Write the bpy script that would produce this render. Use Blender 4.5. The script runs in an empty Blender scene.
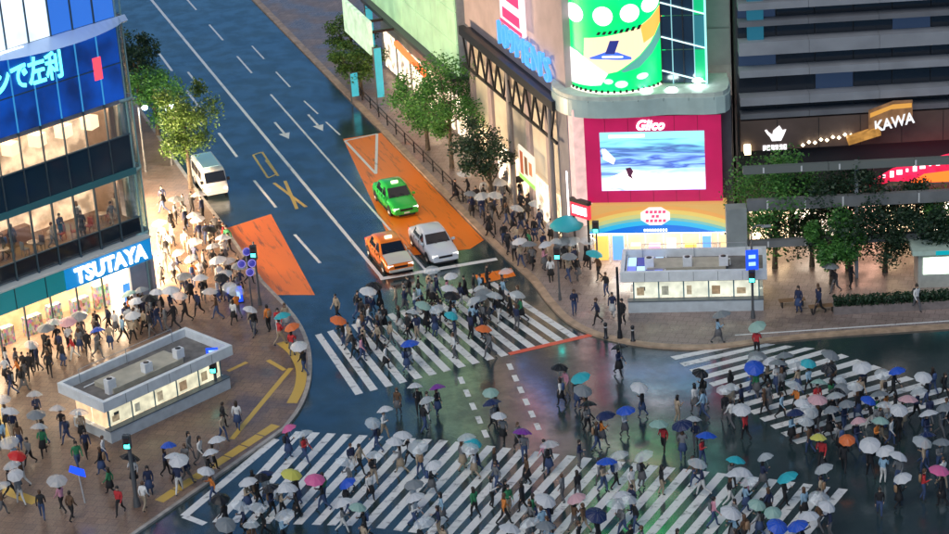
import bpy, bmesh, math, random
from mathutils import Vector, Matrix, Euler
random.seed(7)
R = math.radians
sc = bpy.context.scene
COL = sc.collection

# ------------------------------------------------------------------ camera
FPX, PITCH, ROLL, CX, CY = 2400.0, R(23), -0.07, 474.5, 267.0
Z0 = FPX / 15.5
CAM = Vector((0, -Z0 * math.cos(PITCH), Z0 * math.sin(PITCH)))
FW = Vector((0, math.cos(PITCH), -math.sin(PITCH)))
_rt = Vector((1, 0, 0)); _up = _rt.cross(FW)
RT = _rt * math.cos(ROLL) + _up * math.sin(ROLL)
UP = -_rt * math.sin(ROLL) + _up * math.cos(ROLL)
cd = bpy.data.cameras.new('camera'); cam = bpy.data.objects.new('camera', cd); COL.objects.link(cam)
cd.lens = 36.0 * FPX / 949.0; cd.sensor_width = 36.0; cd.clip_end = 3000; cd.clip_start = 1.0
M3 = Matrix((RT, UP, -FW)).transposed()
cam.matrix_world = Matrix.Translation(CAM) @ M3.to_4x4()
sc.camera = cam

# ------------------------------------------------------------------ sky, weak moonlike sun, exposure (night, rain)
w = bpy.data.worlds.new('World'); sc.world = w; w.use_nodes = True
nt = w.node_tree
sky = nt.nodes.new('ShaderNodeTexSky'); sky.sky_type = 'NISHITA'; sky.sun_disc = False
SUN_EL, SUN_ROT = R(9), R(205)
sky.sun_elevation = SUN_EL; sky.sun_rotation = SUN_ROT; sky.air_density = 1.0; sky.dust_density = 0.3; sky.ozone_density = 5.0
bg = nt.nodes['Background']; bg.inputs['Strength'].default_value = 0.078
nt.links.new(sky.outputs[0], bg.inputs[0])
sd = bpy.data.lights.new('sun', 'SUN'); sd.energy = 1.0; sd.angle = R(45); sd.color = (1.0, 0.93, 0.84)
so = bpy.data.objects.new('sun', sd); COL.objects.link(so)
so.rotation_euler = (R(40), 0, R(-25))
vs = sc.view_settings; vs.view_transform = 'Standard'; vs.look = 'None'; vs.exposure = 0.8; vs.gamma = 1.0
sc.cycles.max_bounces = 6; sc.cycles.transparent_max_bounces = 12
sc.cycles.use_denoising = True
sc.cycles.sample_clamp_indirect = 4.0

# ------------------------------------------------------------------ measuring helpers: photo point -> place on the ground
def g(x, y, z=0.0):
    d = FW * FPX + RT * (x - CX) - UP * (y - CY)
    t = (z - CAM.z) / d.z
    p = CAM + d * t
    return Vector((p.x, p.y, z))

# ------------------------------------------------------------------ materials
MATS = {}
def nodes_of(name):
    m = bpy.data.materials.new(name); m.use_nodes = True
    return m, m.node_tree, m.node_tree.nodes['Principled BSDF']
def mat(name, col, rough=0.6, metal=0.0, var=0.0, scale=3.0, bump=0.0, spec=0.5, detail=5.0, coat=0.0):
    if name in MATS: return MATS[name]
    m, t, b = nodes_of(name)
    b.inputs['Roughness'].default_value = rough; b.inputs['Metallic'].default_value = metal
    b.inputs['Specular IOR Level'].default_value = spec; b.inputs['Coat Weight'].default_value = coat
    b.inputs['Base Color'].default_value = (*col, 1)
    if var or bump:
        geo = t.nodes.new('ShaderNodeNewGeometry')
        n = t.nodes.new('ShaderNodeTexNoise'); n.inputs['Scale'].default_value = scale; n.inputs['Detail'].default_value = detail
        t.links.new(geo.outputs['Position'], n.inputs['Vector'])
        r = t.nodes.new('ShaderNodeValToRGB')
        r.color_ramp.elements[0].position = 0.3; r.color_ramp.elements[1].position = 0.7
        r.color_ramp.elements[0].color = (*[c * (1 - var) for c in col], 1)
        r.color_ramp.elements[1].color = (*[min(1, c * (1 + var)) for c in col], 1)
        t.links.new(n.outputs['Fac'], r.inputs[0]); t.links.new(r.outputs[0], b.inputs['Base Color'])
        if bump:
            bp = t.nodes.new('ShaderNodeBump'); bp.inputs['Strength'].default_value = bump; bp.inputs['Distance'].default_value = 0.02
            t.links.new(n.outputs['Fac'], bp.inputs['Height']); t.links.new(bp.outputs[0], b.inputs['Normal'])
    MATS[name] = m; return m
def emit(name, col, strength, base=None, var=0.0, scale=2.0):
    if name in MATS: return MATS[name]
    m, t, b = nodes_of(name)
    b.inputs['Base Color'].default_value = (*(base or [c * 0.4 for c in col]), 1)
    b.inputs['Emission Color'].default_value = (*col, 1); b.inputs['Emission Strength'].default_value = strength
    b.inputs['Roughness'].default_value = 0.4
    if var:
        geo = t.nodes.new('ShaderNodeNewGeometry')
        n = t.nodes.new('ShaderNodeTexNoise'); n.inputs['Scale'].default_value = scale; n.inputs['Detail'].default_value = 3
        t.links.new(geo.outputs['Position'], n.inputs['Vector'])
        r = t.nodes.new('ShaderNodeValToRGB')
        r.color_ramp.elements[0].position = 0.35; r.color_ramp.elements[1].position = 0.65
        r.color_ramp.elements[0].color = (*[c * (1 - var) for c in col], 1); r.color_ramp.elements[1].color = (*col, 1)
        t.links.new(n.outputs['Fac'], r.inputs[0]); t.links.new(r.outputs[0], b.inputs['Emission Color'])
    MATS[name] = m; return m
def glass(name, tint=(0.9, 0.95, 1.0), gloss=0.15):
    if name in MATS: return MATS[name]
    m, t, b = nodes_of(name); t.nodes.remove(b)
    tr = t.nodes.new('ShaderNodeBsdfTransparent'); tr.inputs[0].default_value = (*tint, 1)
    gl = t.nodes.new('ShaderNodeBsdfGlossy'); gl.inputs['Roughness'].default_value = 0.06
    mx = t.nodes.new('ShaderNodeMixShader'); mx.inputs[0].default_value = gloss
    t.links.new(tr.outputs[0], mx.inputs[1]); t.links.new(gl.outputs[0], mx.inputs[2])
    t.links.new(mx.outputs[0], t.nodes['Material Output'].inputs[0])
    MATS[name] = m; return m

def wet_ground(name, c0, c1, dry=0.55, wet=0.12, scale=0.35, tiles=None, joint=None, fine=14.0, seed=0.0, film=0.0):
    """damp ground: colour mottled finely, roughness falling to a wet sheen in patches"""
    m, t, b = nodes_of(name)
    N, L = t.nodes, t.links
    geo = N.new('ShaderNodeNewGeometry')
    mp = N.new('ShaderNodeMapping'); mp.inputs['Location'].default_value = (seed, seed * 2, 0); L.new(geo.outputs['Position'], mp.inputs[0])
    n1 = N.new('ShaderNodeTexNoise'); n1.inputs['Scale'].default_value = scale; n1.inputs['Detail'].default_value = 6
    n2 = N.new('ShaderNodeTexNoise'); n2.inputs['Scale'].default_value = fine; n2.inputs['Detail'].default_value = 8
    L.new(mp.outputs[0], n1.inputs['Vector']); L.new(mp.outputs[0], n2.inputs['Vector'])
    ad = N.new('ShaderNodeMath'); ad.operation = 'MULTIPLY_ADD'; ad.inputs[1].default_value = 0.5
    L.new(n2.outputs['Fac'], ad.inputs[0]); 
    h = N.new('ShaderNodeMath'); h.operation = 'MULTIPLY'; h.inputs[1].default_value = 0.5; L.new(n1.outputs['Fac'], h.inputs[0]); L.new(h.outputs[0], ad.inputs[2])
    r = N.new('ShaderNodeValToRGB'); r.color_ramp.elements[0].position = 0.36; r.color_ramp.elements[1].position = 0.64
    r.color_ramp.elements[0].color = (*c0, 1); r.color_ramp.elements[1].color = (*c1, 1); L.new(ad.outputs[0], r.inputs[0])
    col = r.outputs[0]
    if tiles:
        bt = N.new('ShaderNodeTexBrick'); bt.inputs['Scale'].default_value = 1.0
        bt.inputs['Brick Width'].default_value = tiles; bt.inputs['Row Height'].default_value = tiles; bt.inputs['Mortar Size'].default_value = 0.02
        bt.inputs['Color1'].default_value = (1, 1, 1, 1); bt.inputs['Color2'].default_value = (0.8, 0.8, 0.8, 1); bt.inputs['Mortar'].default_value = (0.5, 0.5, 0.5, 1)
        mr = N.new('ShaderNodeMapping'); mr.inputs['Rotation'].default_value = (0, 0, R(17.6)); L.new(geo.outputs['Position'], mr.inputs[0]); L.new(mr.outputs[0], bt.inputs['Vector'])
        mu = N.new('ShaderNodeMixRGB'); mu.blend_type = 'MULTIPLY'; mu.inputs[0].default_value = 1; L.new(col, mu.inputs[1]); L.new(bt.outputs[0], mu.inputs[2]); col = mu.outputs[0]
    L.new(col, b.inputs['Base Color'])
    rr = N.new('ShaderNodeMapRange'); rr.inputs['From Min'].default_value = 0.4; rr.inputs['From Max'].default_value = 0.62
    rr.inputs['To Min'].default_value = wet; rr.inputs['To Max'].default_value = dry
    L.new(n1.outputs['Fac'], rr.inputs[0]); L.new(rr.outputs[0], b.inputs['Roughness'])
    bp = N.new('ShaderNodeBump'); bp.inputs['Strength'].default_value = 0.25; bp.inputs['Distance'].default_value = 0.02
    L.new(n2.outputs['Fac'], bp.inputs['Height']); L.new(bp.outputs[0], b.inputs['Normal'])
    b.inputs['Specular IOR Level'].default_value = 1.0
    if film:
        n3 = N.new('ShaderNodeTexNoise'); n3.inputs['Scale'].default_value = 0.55; n3.inputs['Detail'].default_value = 7; n3.inputs['Roughness'].default_value = 0.65; L.new(mp.outputs[0], n3.inputs['Vector'])
        fr = N.new('ShaderNodeMapRange'); fr.inputs['From Min'].default_value = 0.42; fr.inputs['From Max'].default_value = 0.58; fr.inputs['To Min'].default_value = film; fr.inputs['To Max'].default_value = film * 0.25
        L.new(n3.outputs['Fac'], fr.inputs[0]); L.new(fr.outputs[0], b.inputs['Coat Weight'])
        n4 = N.new('ShaderNodeTexNoise'); n4.inputs['Scale'].default_value = 5.0; n4.inputs['Detail'].default_value = 4; L.new(mp.outputs[0], n4.inputs['Vector'])
        b4 = N.new('ShaderNodeBump'); b4.inputs['Strength'].default_value = 0.22; b4.inputs['Distance'].default_value = 0.02; L.new(n4.outputs['Fac'], b4.inputs['Height']); L.new(b4.outputs[0], b.inputs['Coat Normal'])
    else: b.inputs['Coat Weight'].default_value = 0.0
    b.inputs['Coat Roughness'].default_value = 0.09; b.inputs['Coat IOR'].default_value = 1.6
    MATS[name] = m; return m
def worn_paint(name, col, wear=0.3, under=(0.05, 0.05, 0.055), ang=0.0, stretch=6.0, rough=0.35):
    m, t, b = nodes_of(name); N, L = t.nodes, t.links
    geo = N.new('ShaderNodeNewGeometry'); mp = N.new('ShaderNodeMapping'); mp.vector_type = 'TEXTURE'
    mp.inputs['Rotation'].default_value = (0, 0, ang); mp.inputs['Scale'].default_value = (stretch, 1, 1); L.new(geo.outputs['Position'], mp.inputs[0])
    n = N.new('ShaderNodeTexNoise'); n.inputs['Scale'].default_value = 2.2; n.inputs['Detail'].default_value = 9; n.inputs['Roughness'].default_value = 0.7; L.new(mp.outputs[0], n.inputs['Vector'])
    r = N.new('ShaderNodeValToRGB'); r.color_ramp.elements[0].position = wear; r.color_ramp.elements[1].position = wear + 0.16
    r.color_ramp.elements[0].color = (*under, 1); r.color_ramp.elements[1].color = (*col, 1)
    L.new(n.outputs['Fac'], r.inputs[0]); L.new(r.outputs[0], b.inputs['Base Color']); b.inputs['Roughness'].default_value = rough
    MATS[name] = m; return m

ASPHALT = wet_ground('wet_asphalt', (0.016, 0.033, 0.037), (0.036, 0.062, 0.067), dry=0.24, wet=0.12, scale=0.16, film=0.9)  # teal light cast over the road is put into this colour
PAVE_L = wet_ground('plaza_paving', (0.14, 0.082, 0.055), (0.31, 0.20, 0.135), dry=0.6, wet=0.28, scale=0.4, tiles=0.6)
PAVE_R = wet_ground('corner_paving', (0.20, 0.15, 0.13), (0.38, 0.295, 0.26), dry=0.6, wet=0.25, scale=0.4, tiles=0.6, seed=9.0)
ROADANG = R(-72.4)
WHITE = worn_paint('road_white', (0.78, 0.78, 0.76), 0.30, ang=0, stretch=1.5)
LINEW = worn_paint('lane_white', (0.78, 0.78, 0.76), 0.26, ang=ROADANG, stretch=3)
YELLOW = worn_paint('road_yellow', (0.62, 0.42, 0.07), 0.28, stretch=2)
TACT = worn_paint('tactile_yellow', (0.62, 0.40, 0.07), 0.22, under=(0.3, 0.2, 0.1), stretch=1.0)
ORANGE = worn_paint('road_orange', (0.92, 0.215, 0.015), 0.30, under=(0.06, 0.045, 0.04), ang=ROADANG, stretch=9)
REDP = worn_paint('road_red', (0.8, 0.12, 0.06), 0.22, stretch=2)
KERB = mat('kerb_stone', (0.36, 0.33, 0.3), 0.5, var=0.25, scale=2.5)
KERBT = mat('kerb_tan', (0.44, 0.31, 0.21), 0.5, var=0.25, scale=2.0)
CONC = mat('concrete', (0.32, 0.32, 0.33), 0.7, var=0.2, scale=1.5)
STEEL = mat('grey_steel', (0.36, 0.38, 0.40), 0.45, 0.3, var=0.15, scale=2)
DARK = mat('dark_metal', (0.035, 0.037, 0.042), 0.4, 0.5)
BLACK = mat('black', (0.015, 0.015, 0.018), 0.5)
WHITEM = mat('white_enamel', (0.75, 0.76, 0.76), 0.35, var=0.08, scale=4)
LED_W = emit('lamp_white', (0.9, 0.97, 1.0), 12)

# ------------------------------------------------------------------ mesh helpers
class MB:
    def __init__(s): s.v = []; s.f = []; s.mi = []; s.cur = 0; s.sm = []
    def add(s, vs, fs, smooth=False):
        o = len(s.v); s.v += [tuple(p) for p in vs]
        for f in fs: s.f.append(tuple(i + o for i in f)); s.mi.append(s.cur); s.sm.append(smooth)
    def box(s, x0, x1, y0, y1, z0, z1):
        s.add([(x0,y0,z0),(x1,y0,z0),(x1,y1,z0),(x0,y1,z0),(x0,y0,z1),(x1,y0,z1),(x1,y1,z1),(x0,y1,z1)],
              [(0,3,2,1),(4,5,6,7),(0,1,5,4),(1,2,6,5),(2,3,7,6),(3,0,4,7)]); return s
    def prism(s, poly, z0, z1):
        n = len(poly); ar = sum(poly[i][0]*poly[(i+1)%n][1]-poly[(i+1)%n][0]*poly[i][1] for i in range(n))
        if ar < 0: poly = poly[::-1]
        s.add([(p[0],p[1],z0) for p in poly]+[(p[0],p[1],z1) for p in poly],
              [tuple(range(n))[::-1], tuple(range(n,2*n))]+[(i,(i+1)%n,n+(i+1)%n,n+i) for i in range(n)]); return s
    def bar(s, a, b, w, h=None):            # square bar between two points
        a, b = Vector(a), Vector(b); h = h or w; d = (b-a).normalized()
        u = d.cross(Vector((0,0,1))); u = u.normalized() if u.length > 1e-4 else Vector((1,0,0)); v = u.cross(d)
        P = [c + u*sx*w/2 + v*sy*h/2 for c in (a,b) for sx,sy in ((-1,-1),(1,-1),(1,1),(-1,1))]
        s.add(P, [(0,1,2,3),(7,6,5,4),(0,4,5,1),(1,5,6,2),(2,6,7,3),(3,7,4,0)]); return s
    def tube(s, pts, rad, n=8, caps=True):
        pts = [Vector(p) for p in pts]; rings = []; o = []
        if not hasattr(rad, '__len__'): rad = [rad]*len(pts)
        for i, p in enumerate(pts):
            d = (pts[min(i+1,len(pts)-1)] - pts[max(i-1,0)]).normalized()
            u = d.cross(Vector((0,0,1))) if abs(d.z) < 0.95 else d.cross(Vector((1,0,0))); u.normalize(); v = d.cross(u)
            o += [p + (u*math.cos(a)+v*math.sin(a))*rad[i] for a in [2*math.pi*k/n for k in range(n)]]
        f = [(i*n+k, (i+1)*n+k, (i+1)*n+(k+1)%n, i*n+(k+1)%n) for i in range(len(pts)-1) for k in range(n)]
        s.add(o, f, True)
        if caps: s.add(o[:n], [tuple(range(n))]); s.add(o[-n:], [tuple(range(n))[::-1]])
        return s
    def lathe(s, prof, n=16, c=(0,0,0), a0=0.0, a1=2*math.pi):
        full = abs(a1-a0-2*math.pi) < 1e-6; m = n if full else n+1
        P = [(c[0]+r*math.cos(a0+(a1-a0)*k/n), c[1]+r*math.sin(a0+(a1-a0)*k/n), c[2]+z) for r,z in prof for k in range(m)]
        f = [(i*m+k, i*m+(k+1)%m, (i+1)*m+(k+1)%m, (i+1)*m+k) for i in range(len(prof)-1) for k in range(n)]
        s.add(P, f, True); return s
    def mesh(s, name):
        me = bpy.data.meshes.new(name); me.from_pydata(s.v, [], s.f); me.update()
        me.polygons.foreach_set('material_index', s.mi); me.polygons.foreach_set('use_smooth', s.sm); return me
    def obj(s, name, mats, parent=None, loc=None, rz=0.0):
        return mk(name, s.mesh(name), mats, parent, loc, rz)

def mk(name, me, mats, parent=None, loc=None, rz=0.0, scale=None):
    o = bpy.data.objects.new(name, me); COL.objects.link(o)
    if not isinstance(mats, (list, tuple)): mats = [mats]
    while len(me.materials) < len(mats): me.materials.append(None)
    for i, m in enumerate(mats):
        o.material_slots[i].link = 'OBJECT'; o.material_slots[i].material = m
    if parent: o.parent = parent
    if loc is not None: o.location = loc
    o.rotation_euler.z = rz
    if scale is not None: o.scale = scale
    return o
UNIT = MB().box(-.5,.5,-.5,.5,-.5,.5).mesh('unit_block')
def blk(name, parent, x0, x1, y0, y1, z0, z1, m):     # box part that shares one mesh
    return mk(name, UNIT, m, parent, ((x0+x1)/2,(y0+y1)/2,(z0+z1)/2), 0, (abs(x1-x0),abs(y1-y0),abs(z1-z0)))
def empty(name, loc, rz=0.0, label=None, cat=None, group=None, kind=None):
    o = bpy.data.objects.new(name, None); COL.objects.link(o); o.location = loc; o.rotation_euler.z = rz; o.empty_display_size = 0.3
    return tag(o, label, cat, group, kind)
def tag(o, label=None, cat=None, group=None, kind=None):
    if label: o['label'] = label
    if cat: o['category'] = cat
    if group: o['group'] = group
    if kind: o['kind'] = kind
    return o
def text_mesh(txt, size, depth=0.06, shear=0.0, bold=0.0, spacing=1.0):
    c = bpy.data.curves.new('lettering', 'FONT'); c.body = txt; c.size = size; c.extrude = depth; c.align_x = 'CENTER'; c.align_y = 'CENTER'
    c.shear = shear; c.offset = bold; c.space_character = spacing; c.resolution_u = 3
    o = bpy.data.objects.new('lettering', c); COL.objects.link(o)
    dg = bpy.context.evaluated_depsgraph_get(); dg.update()
    me = bpy.data.meshes.new_from_object(o.evaluated_get(dg)); bpy.data.objects.remove(o); bpy.data.curves.remove(c)
    me.transform(Matrix.Rotation(R(90), 4, 'X')); me.materials.clear(); return me
def fit_text(name, parent, txt, x0, x1, z0, z1, y, m, bold=0.0, depth=0.05, shear=0.0):
    me = text_mesh(txt, 1.0, depth, shear, bold)
    xs = [v.co.x for v in me.vertices]; zs = [v.co.z for v in me.vertices]
    sx = (x1-x0)/(max(xs)-min(xs)); sz = (z1-z0)/(max(zs)-min(zs)); cx=(max(xs)+min(xs))/2; cz=(max(zs)+min(zs))/2
    for v in me.vertices: v.co.x = (v.co.x-cx)*sx; v.co.z = (v.co.z-cz)*sz
    return mk(name, me, m, parent, ((x0+x1)/2, y, (z0+z1)/2))
class Facade:
    """upright plane through two ground points; local x along it, local y into the building, z up"""
    def __init__(s, A, B):
        s.A = Vector((A.x, A.y, 0)); d = B - A; s.rz = math.atan2(d.y, d.x); s.d = Vector((math.cos(s.rz), math.sin(s.rz), 0)); s.n = Vector((-s.d.y, s.d.x, 0))
    def xz(s, px, py, dep=0.0):
        r = FW*FPX + RT*(px-CX) - UP*(py-CY); A = s.A + s.n*dep
        t = (A-CAM).dot(s.n)/r.dot(s.n); p = CAM + r*t
        return (p-s.A).dot(s.d), p.z
    def w(s, x, y, z=0.0): return s.A + s.d*x + s.n*y + Vector((0,0,z))

# ================================================================== GROUND, PAVEMENTS, MARKINGS
UD = Vector((math.cos(ROADANG), math.sin(ROADANG), 0)); UN = Vector((-UD.y, UD.x, 0))   # along the street (towards us), to the right of it
mb = MB(); mb.add([(-700,-500,0),(700,-500,0),(700,900,0),(-700,900,0)], [(0,1,2,3)])
road = tag(mb.obj('road', ASPHALT), 'dark wet asphalt of the street and the crossing', None, None, 'structure')

def curve_pts(pts, n=4):                # smooth a polyline (Catmull-Rom)
    out = []
    for i in range(len(pts)-1):
        p0, p1, p2, p3 = pts[max(i-1,0)], pts[i], pts[i+1], pts[min(i+2,len(pts)-1)]
        for k in range(n):
            t = k/n; out.append(0.5*((2*p1)+(p2-p0)*t+(2*p0-5*p1+4*p2-p3)*t*t+(3*p1-p0-3*p2+p3)*t**3))
    return out+[pts[-1]]
kl0 = g(222,225); farL = kl0 - UD*160
left_edge = [farL, g(195,190), g(222,225)] + curve_pts([g(262,283), g(284,306), g(300,327), g(309,352), g(309,382), g(300,408), g(284,430)]) + [g(230,468), g(150,524), g(40,600)]
PH = 0.12
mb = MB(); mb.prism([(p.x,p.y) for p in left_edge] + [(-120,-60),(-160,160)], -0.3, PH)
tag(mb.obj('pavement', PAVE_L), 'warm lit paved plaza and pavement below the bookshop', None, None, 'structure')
kr = g(498,248); farR = kr - UD*170
right_edge = [farR, g(400,150)*0.0 + kr - UD*20, kr] + curve_pts([kr, g(513,262), g(534,281), g(550,302), g(570,322), g(600,336), g(650,346), g(710,348), g(760,342), g(820,336), g(890,331), g(970,326)]) + [Vector((120,-12,0))]
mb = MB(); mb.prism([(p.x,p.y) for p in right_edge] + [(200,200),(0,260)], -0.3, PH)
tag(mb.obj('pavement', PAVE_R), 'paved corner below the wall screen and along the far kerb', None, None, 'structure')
def ribbon(mb, pts, w, z, z1=None):
    pts = [Vector((p.x,p.y,0)) for p in pts]; L = []; Rr = []
    for i, p in enumerate(pts):
        d = (pts[min(i+1,len(pts)-1)]-pts[max(i-1,0)]); d.normalize(); n = Vector((-d.y,d.x,0)); L.append(p+n*w/2); Rr.append(p-n*w/2)
    k = len(pts)
    if z1 is None:
        mb.add([(p.x,p.y,z) for p in Rr]+[(p.x,p.y,z) for p in L], [(i,i+1,k+i+1,k+i) for i in range(k-1)])
    else:
        mb.add([(p.x,p.y,z) for p in Rr]+[(p.x,p.y,z) for p in L]+[(p.x,p.y,z1) for p in Rr]+[(p.x,p.y,z1) for p in L],
               [(2*k+i,2*k+i+1,3*k+i+1,3*k+i) for i in range(k-1)]+[(i,i+1,2*k+i+1,2*k+i) for i in range(k-1)]+[(k+i+1,k+i,3*k+i,3*k+i+1) for i in range(k-1)]+[(0,2*k,3*k,k),(k-1,2*k-1,4*k-1,3*k-1)])
    return mb
for e, lb, kw, km in ((left_edge,'stone kerb round the bookshop plaza',.24,KERB), (right_edge,'broad tan stone kerb round the far corner',.5,KERBT)):
    tag(ribbon(MB(), e[:], kw, -0.2, PH+0.012).obj('kerb', km), lb, None, None, 'structure')

# --- lane markings
ZM = 0.005
def marking_root(name, label): return empty(name, (0,0,0), 0, label, None, None, 'structure')
lanes = marking_root('lane_marking', 'white lane lines, stop line and arrows of the street')
def line(name, a, b, w, m, parent, z=ZM):
    return ribbon(MB(), [a,b], w, z).obj(name, m, parent)
for a, b in (((218.8,133),(237,157)),((254,180.5),(276,207.5)),((294.6,234.5),(320,263)),((186,90),(203,112)),((158,52),(172,71))):
    line('dash', g(*a), g(*b), 0.2, LINEW, lanes)
la = g(382,278); line('centre_line', la - UD*95, la, 0.24, LINEW, lanes)
lb_ = g(428,273); line('lane_line', lb_ - UD*40, lb_, 0.16, LINEW, lanes)
for k in range(5): line('dash', lb_ - UD*(46+k*10), lb_ - UD*(51+k*10), 0.16, LINEW, lanes)
for a, b in (((304,101),(318,114)),((326,122),(340,135)),((276,72),(290,87)),((252,46),(264,59))): line('dash', g(*a), g(*b), 0.14, LINEW, lanes)
line('stop_line', g(380,279), g(497,259), 0.45, LINEW, lanes, ZM+0.004)
def arrow(px, py, L=4.2):
    p = g(px,py); mb = MB(); ribbon(mb, [p-UD*L, p-UD*1.3], 0.18, ZM)
    q = p-UD*1.4; mb.add([q+UN*0.42+Vector((0,0,ZM)), q-UN*0.42+Vector((0,0,ZM)), p+Vector((0,0,ZM))], [(0,1,2)]); mb.obj('arrow', LINEW, lanes)
arrow(289,139); arrow(323,131); arrow(199,86,4)
# triangle box painted on the orange lane
T = [g(345,141), g(377,134), g(376,174)]
mb = MB()
for i in range(3): ribbon(mb, [T[i], T[(i+1)%3]], 0.2, ZM+0.008+i*0.0015)
mb.obj('triangle_marking', LINEW, lanes)
yl = marking_root('yellow_road_marking', 'yellow box and cross painted on the left lane')
yc = [g(253,155), g(262,152), g(277,174), g(268,178)]
mb = MB()
for i in range(4): ribbon(mb, [yc[i], yc[(i+1)%4]], 0.16, ZM+i*0.001)
mb.obj('box_outline', YELLOW, yl)
mb = MB(); ribbon(mb, [g(274,183), g(306,207)], 0.24, ZM); mb.obj('stroke', YELLOW, yl)
mb = MB(); ribbon(mb, [g(285,181), g(297,209)], 0.24, ZM+.002); mb.obj('stroke', YELLOW, yl)
mb = MB(); ribbon(mb, [g(266,160), g(278,176)], 0.2, ZM+.006); mb.obj('stroke', YELLOW, yl)
def sheet(name, pts, m, z, label):
    mb = MB(); P = [(p.x,p.y,z) for p in pts]; n = len(P)
    if sum(P[i][0]*P[(i+1)%n][1]-P[(i+1)%n][0]*P[i][1] for i in range(n)) < 0: P = P[::-1]
    mb.add(P, [tuple(range(n))])
    return tag(mb.obj(name, m), label, None, None, 'structure')
sheet('lane_surface', [g(343,139), g(381,133), g(484,240), g(470,249), g(398,257)], ORANGE, 0.0025, 'worn orange anti-slip surface under the white and green cars')
sheet('lane_surface', [g(224,229), g(271,214), g(315,295), g(270,295)], ORANGE, 0.0025, 'worn orange surface at the left kerb by the bookshop corner')
sheet('lane_surface', [g(475,275), g(511,268), g(516,276), g(479,284)], ORANGE, 0.0025, 'small orange surface patch past the stop line')
line('red_edge_line', g(509,354), g(591,335), 0.42, REDP, None, ZM+.003)['kind'] = 'structure'

# --- zebra crossings, one part per stripe
def zebra(label, U, L, n, frac, m=WHITE):
    z = marking_root('zebra_crossing', label)
    def at(poly, t):
        ds = [(poly[i+1]-poly[i]).length for i in range(len(poly)-1)]; s = t*sum(ds)
        for i, d in enumerate(ds):
            if s <= d or i == len(ds)-1: return poly[i]+(poly[i+1]-poly[i])*(s/d)
            s -= d
    for k in range(n):
        t0, t1 = (k+0.5-frac/2)/n, (k+0.5+frac/2)/n
        j = random.uniform(-.006,.006)
        P = [at(U,t0),at(U,t1),at(L,t1+j/3),at(L,t0+j/3)]
        mb = MB(); P = [(p.x,p.y,ZM) for p in P]
        if sum(P[i][0]*P[(i+1)%4][1]-P[(i+1)%4][0]*P[i][1] for i in range(4)) < 0: P = P[::-1]
        mb.add(P, [(0,1,2,3)]); mb.obj('stripe', m, z)
    return z
zebra('zebra crossing of slanting white stripes in front of the waiting cars', [g(312,336), g(400,311), g(497,281)], [g(352,396), g(440,373), g(512,354), g(584,337)], 16, 0.52)
zebra('wide zebra crossing filling the near edge of the junction', [g(292,431), g(443,440), g(590,458), g(764,478), g(852,490)], [g(208,522), g(362,526), g(510,545), g(690,570), g(775,582)], 34, 0.54)
zebra('zebra crossing leading away from the glass subway entrance on the far corner', [g(668,355), g(730,398), g(800,446)], [g(742,341), g(830,350), g(970,398)], 13, 0.5)
em = marking_root('edge_marking', 'white border line of the near zebra crossing by the yellow paving')
line('border', g(276,439), g(184,516), 0.5, WHITE, em); line('border', g(184,516), g(205,524), 0.4, WHITE, em, ZM+.002)
dm = marking_root('guide_marking', 'two rows of short white dashes across the middle of the junction')
for a, b, n in ((g(459,375), g(489,442), 5), (g(508,362), g(541,434), 6)):
    for k in range(n):
        line('dash', a+(b-a)*((k+.15)/n), a+(b-a)*((k+.68)/n), 0.3, WHITE, dm)
line('road_line', g(735,337), g(960,322), 0.14, LINEW, dm, PH+.004)
# --- yellow tactile paving on the plaza
tp = marking_root('tactile_paving', 'yellow tactile paving strips on the plaza corner')
ZT = PH+0.006
ribbon(MB(), curve_pts([g(281,344), g(293,354), g(301,370), g(300,388), g(292,405)],5), 0.62, ZT).obj('strip', TACT, tp)
a, b = g(276,427), g(158,504)
for k in range(7): line('strip', a+(b-a)*(k/7), a+(b-a)*((k+.93)/7), 0.62, TACT, tp, ZT)
line('strip', g(291,370), g(232,441), 0.32, TACT, tp, ZT)
line('strip', g(285,372), g(268,362), 0.3, TACT, tp, ZT+.002)
line('strip', g(228,373), g(247,364), 0.3, TACT, tp, ZT)
line('strip', g(-6,488), g(37,504), 0.7, TACT, tp, ZT)
line('strip', g(-4,405), g(8,446), 0.5, TACT, tp, ZT)

# ================================================================== BOOKSHOP TOWER (left)
QF = Facade(g(0,365), g(152,305))
WARM_E = emit('cafe_wall', (1.0, 0.62, 0.34), 1.25, var=0.75, scale=1.1)  # back walls glow by themselves, standing in for lamplight on them
WARM_C = emit('cafe_ceiling_light', (1.0, 0.76, 0.5), 14)
SHOP_E = emit('shop_interior', (1.0, 0.66, 0.38), .35, var=0.75, scale=1.4)  # shop wall with its lamplight put in as glow
GLASS = glass('clear_glass'); TEALG = glass('teal_glass', (0.55, 0.8, 0.85), 0.25)
BLUELED = emit('blue_screen', (0.0, 0.05, 0.34), .75, base=(0.01,0.03,0.1), var=0.75, scale=0.45)
WHITELED = emit('white_screen', (0.70, 0.84, 1.0), 1.0, var=0.35, scale=0.6)
CYANLED = emit('cyan_glyphs', (0.12, 0.85, 0.95), 1.6)
FRAMEB = mat('blue_grey_frame', (0.10, 0.16, 0.20), 0.35, 0.6)
SIGNB = emit('blue_sign_panel', (0.0, 0.14, 0.36), 0.85, base=(0.01,0.08,0.2))
SIGNT = emit('teal_sign_panel', (0.0, 0.13, 0.15), 0.55, base=(0.01,0.1,0.12))
LETTW = emit('white_letters', (0.95, 0.97, 1.0), 2.2)
qf = empty('bookshop_building', QF.A, QF.rz, 'glass bookshop tower with blue screen, lit cafe floors and blue sign band', 'building')
X0, X1 = -15.0, 12.0
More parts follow.
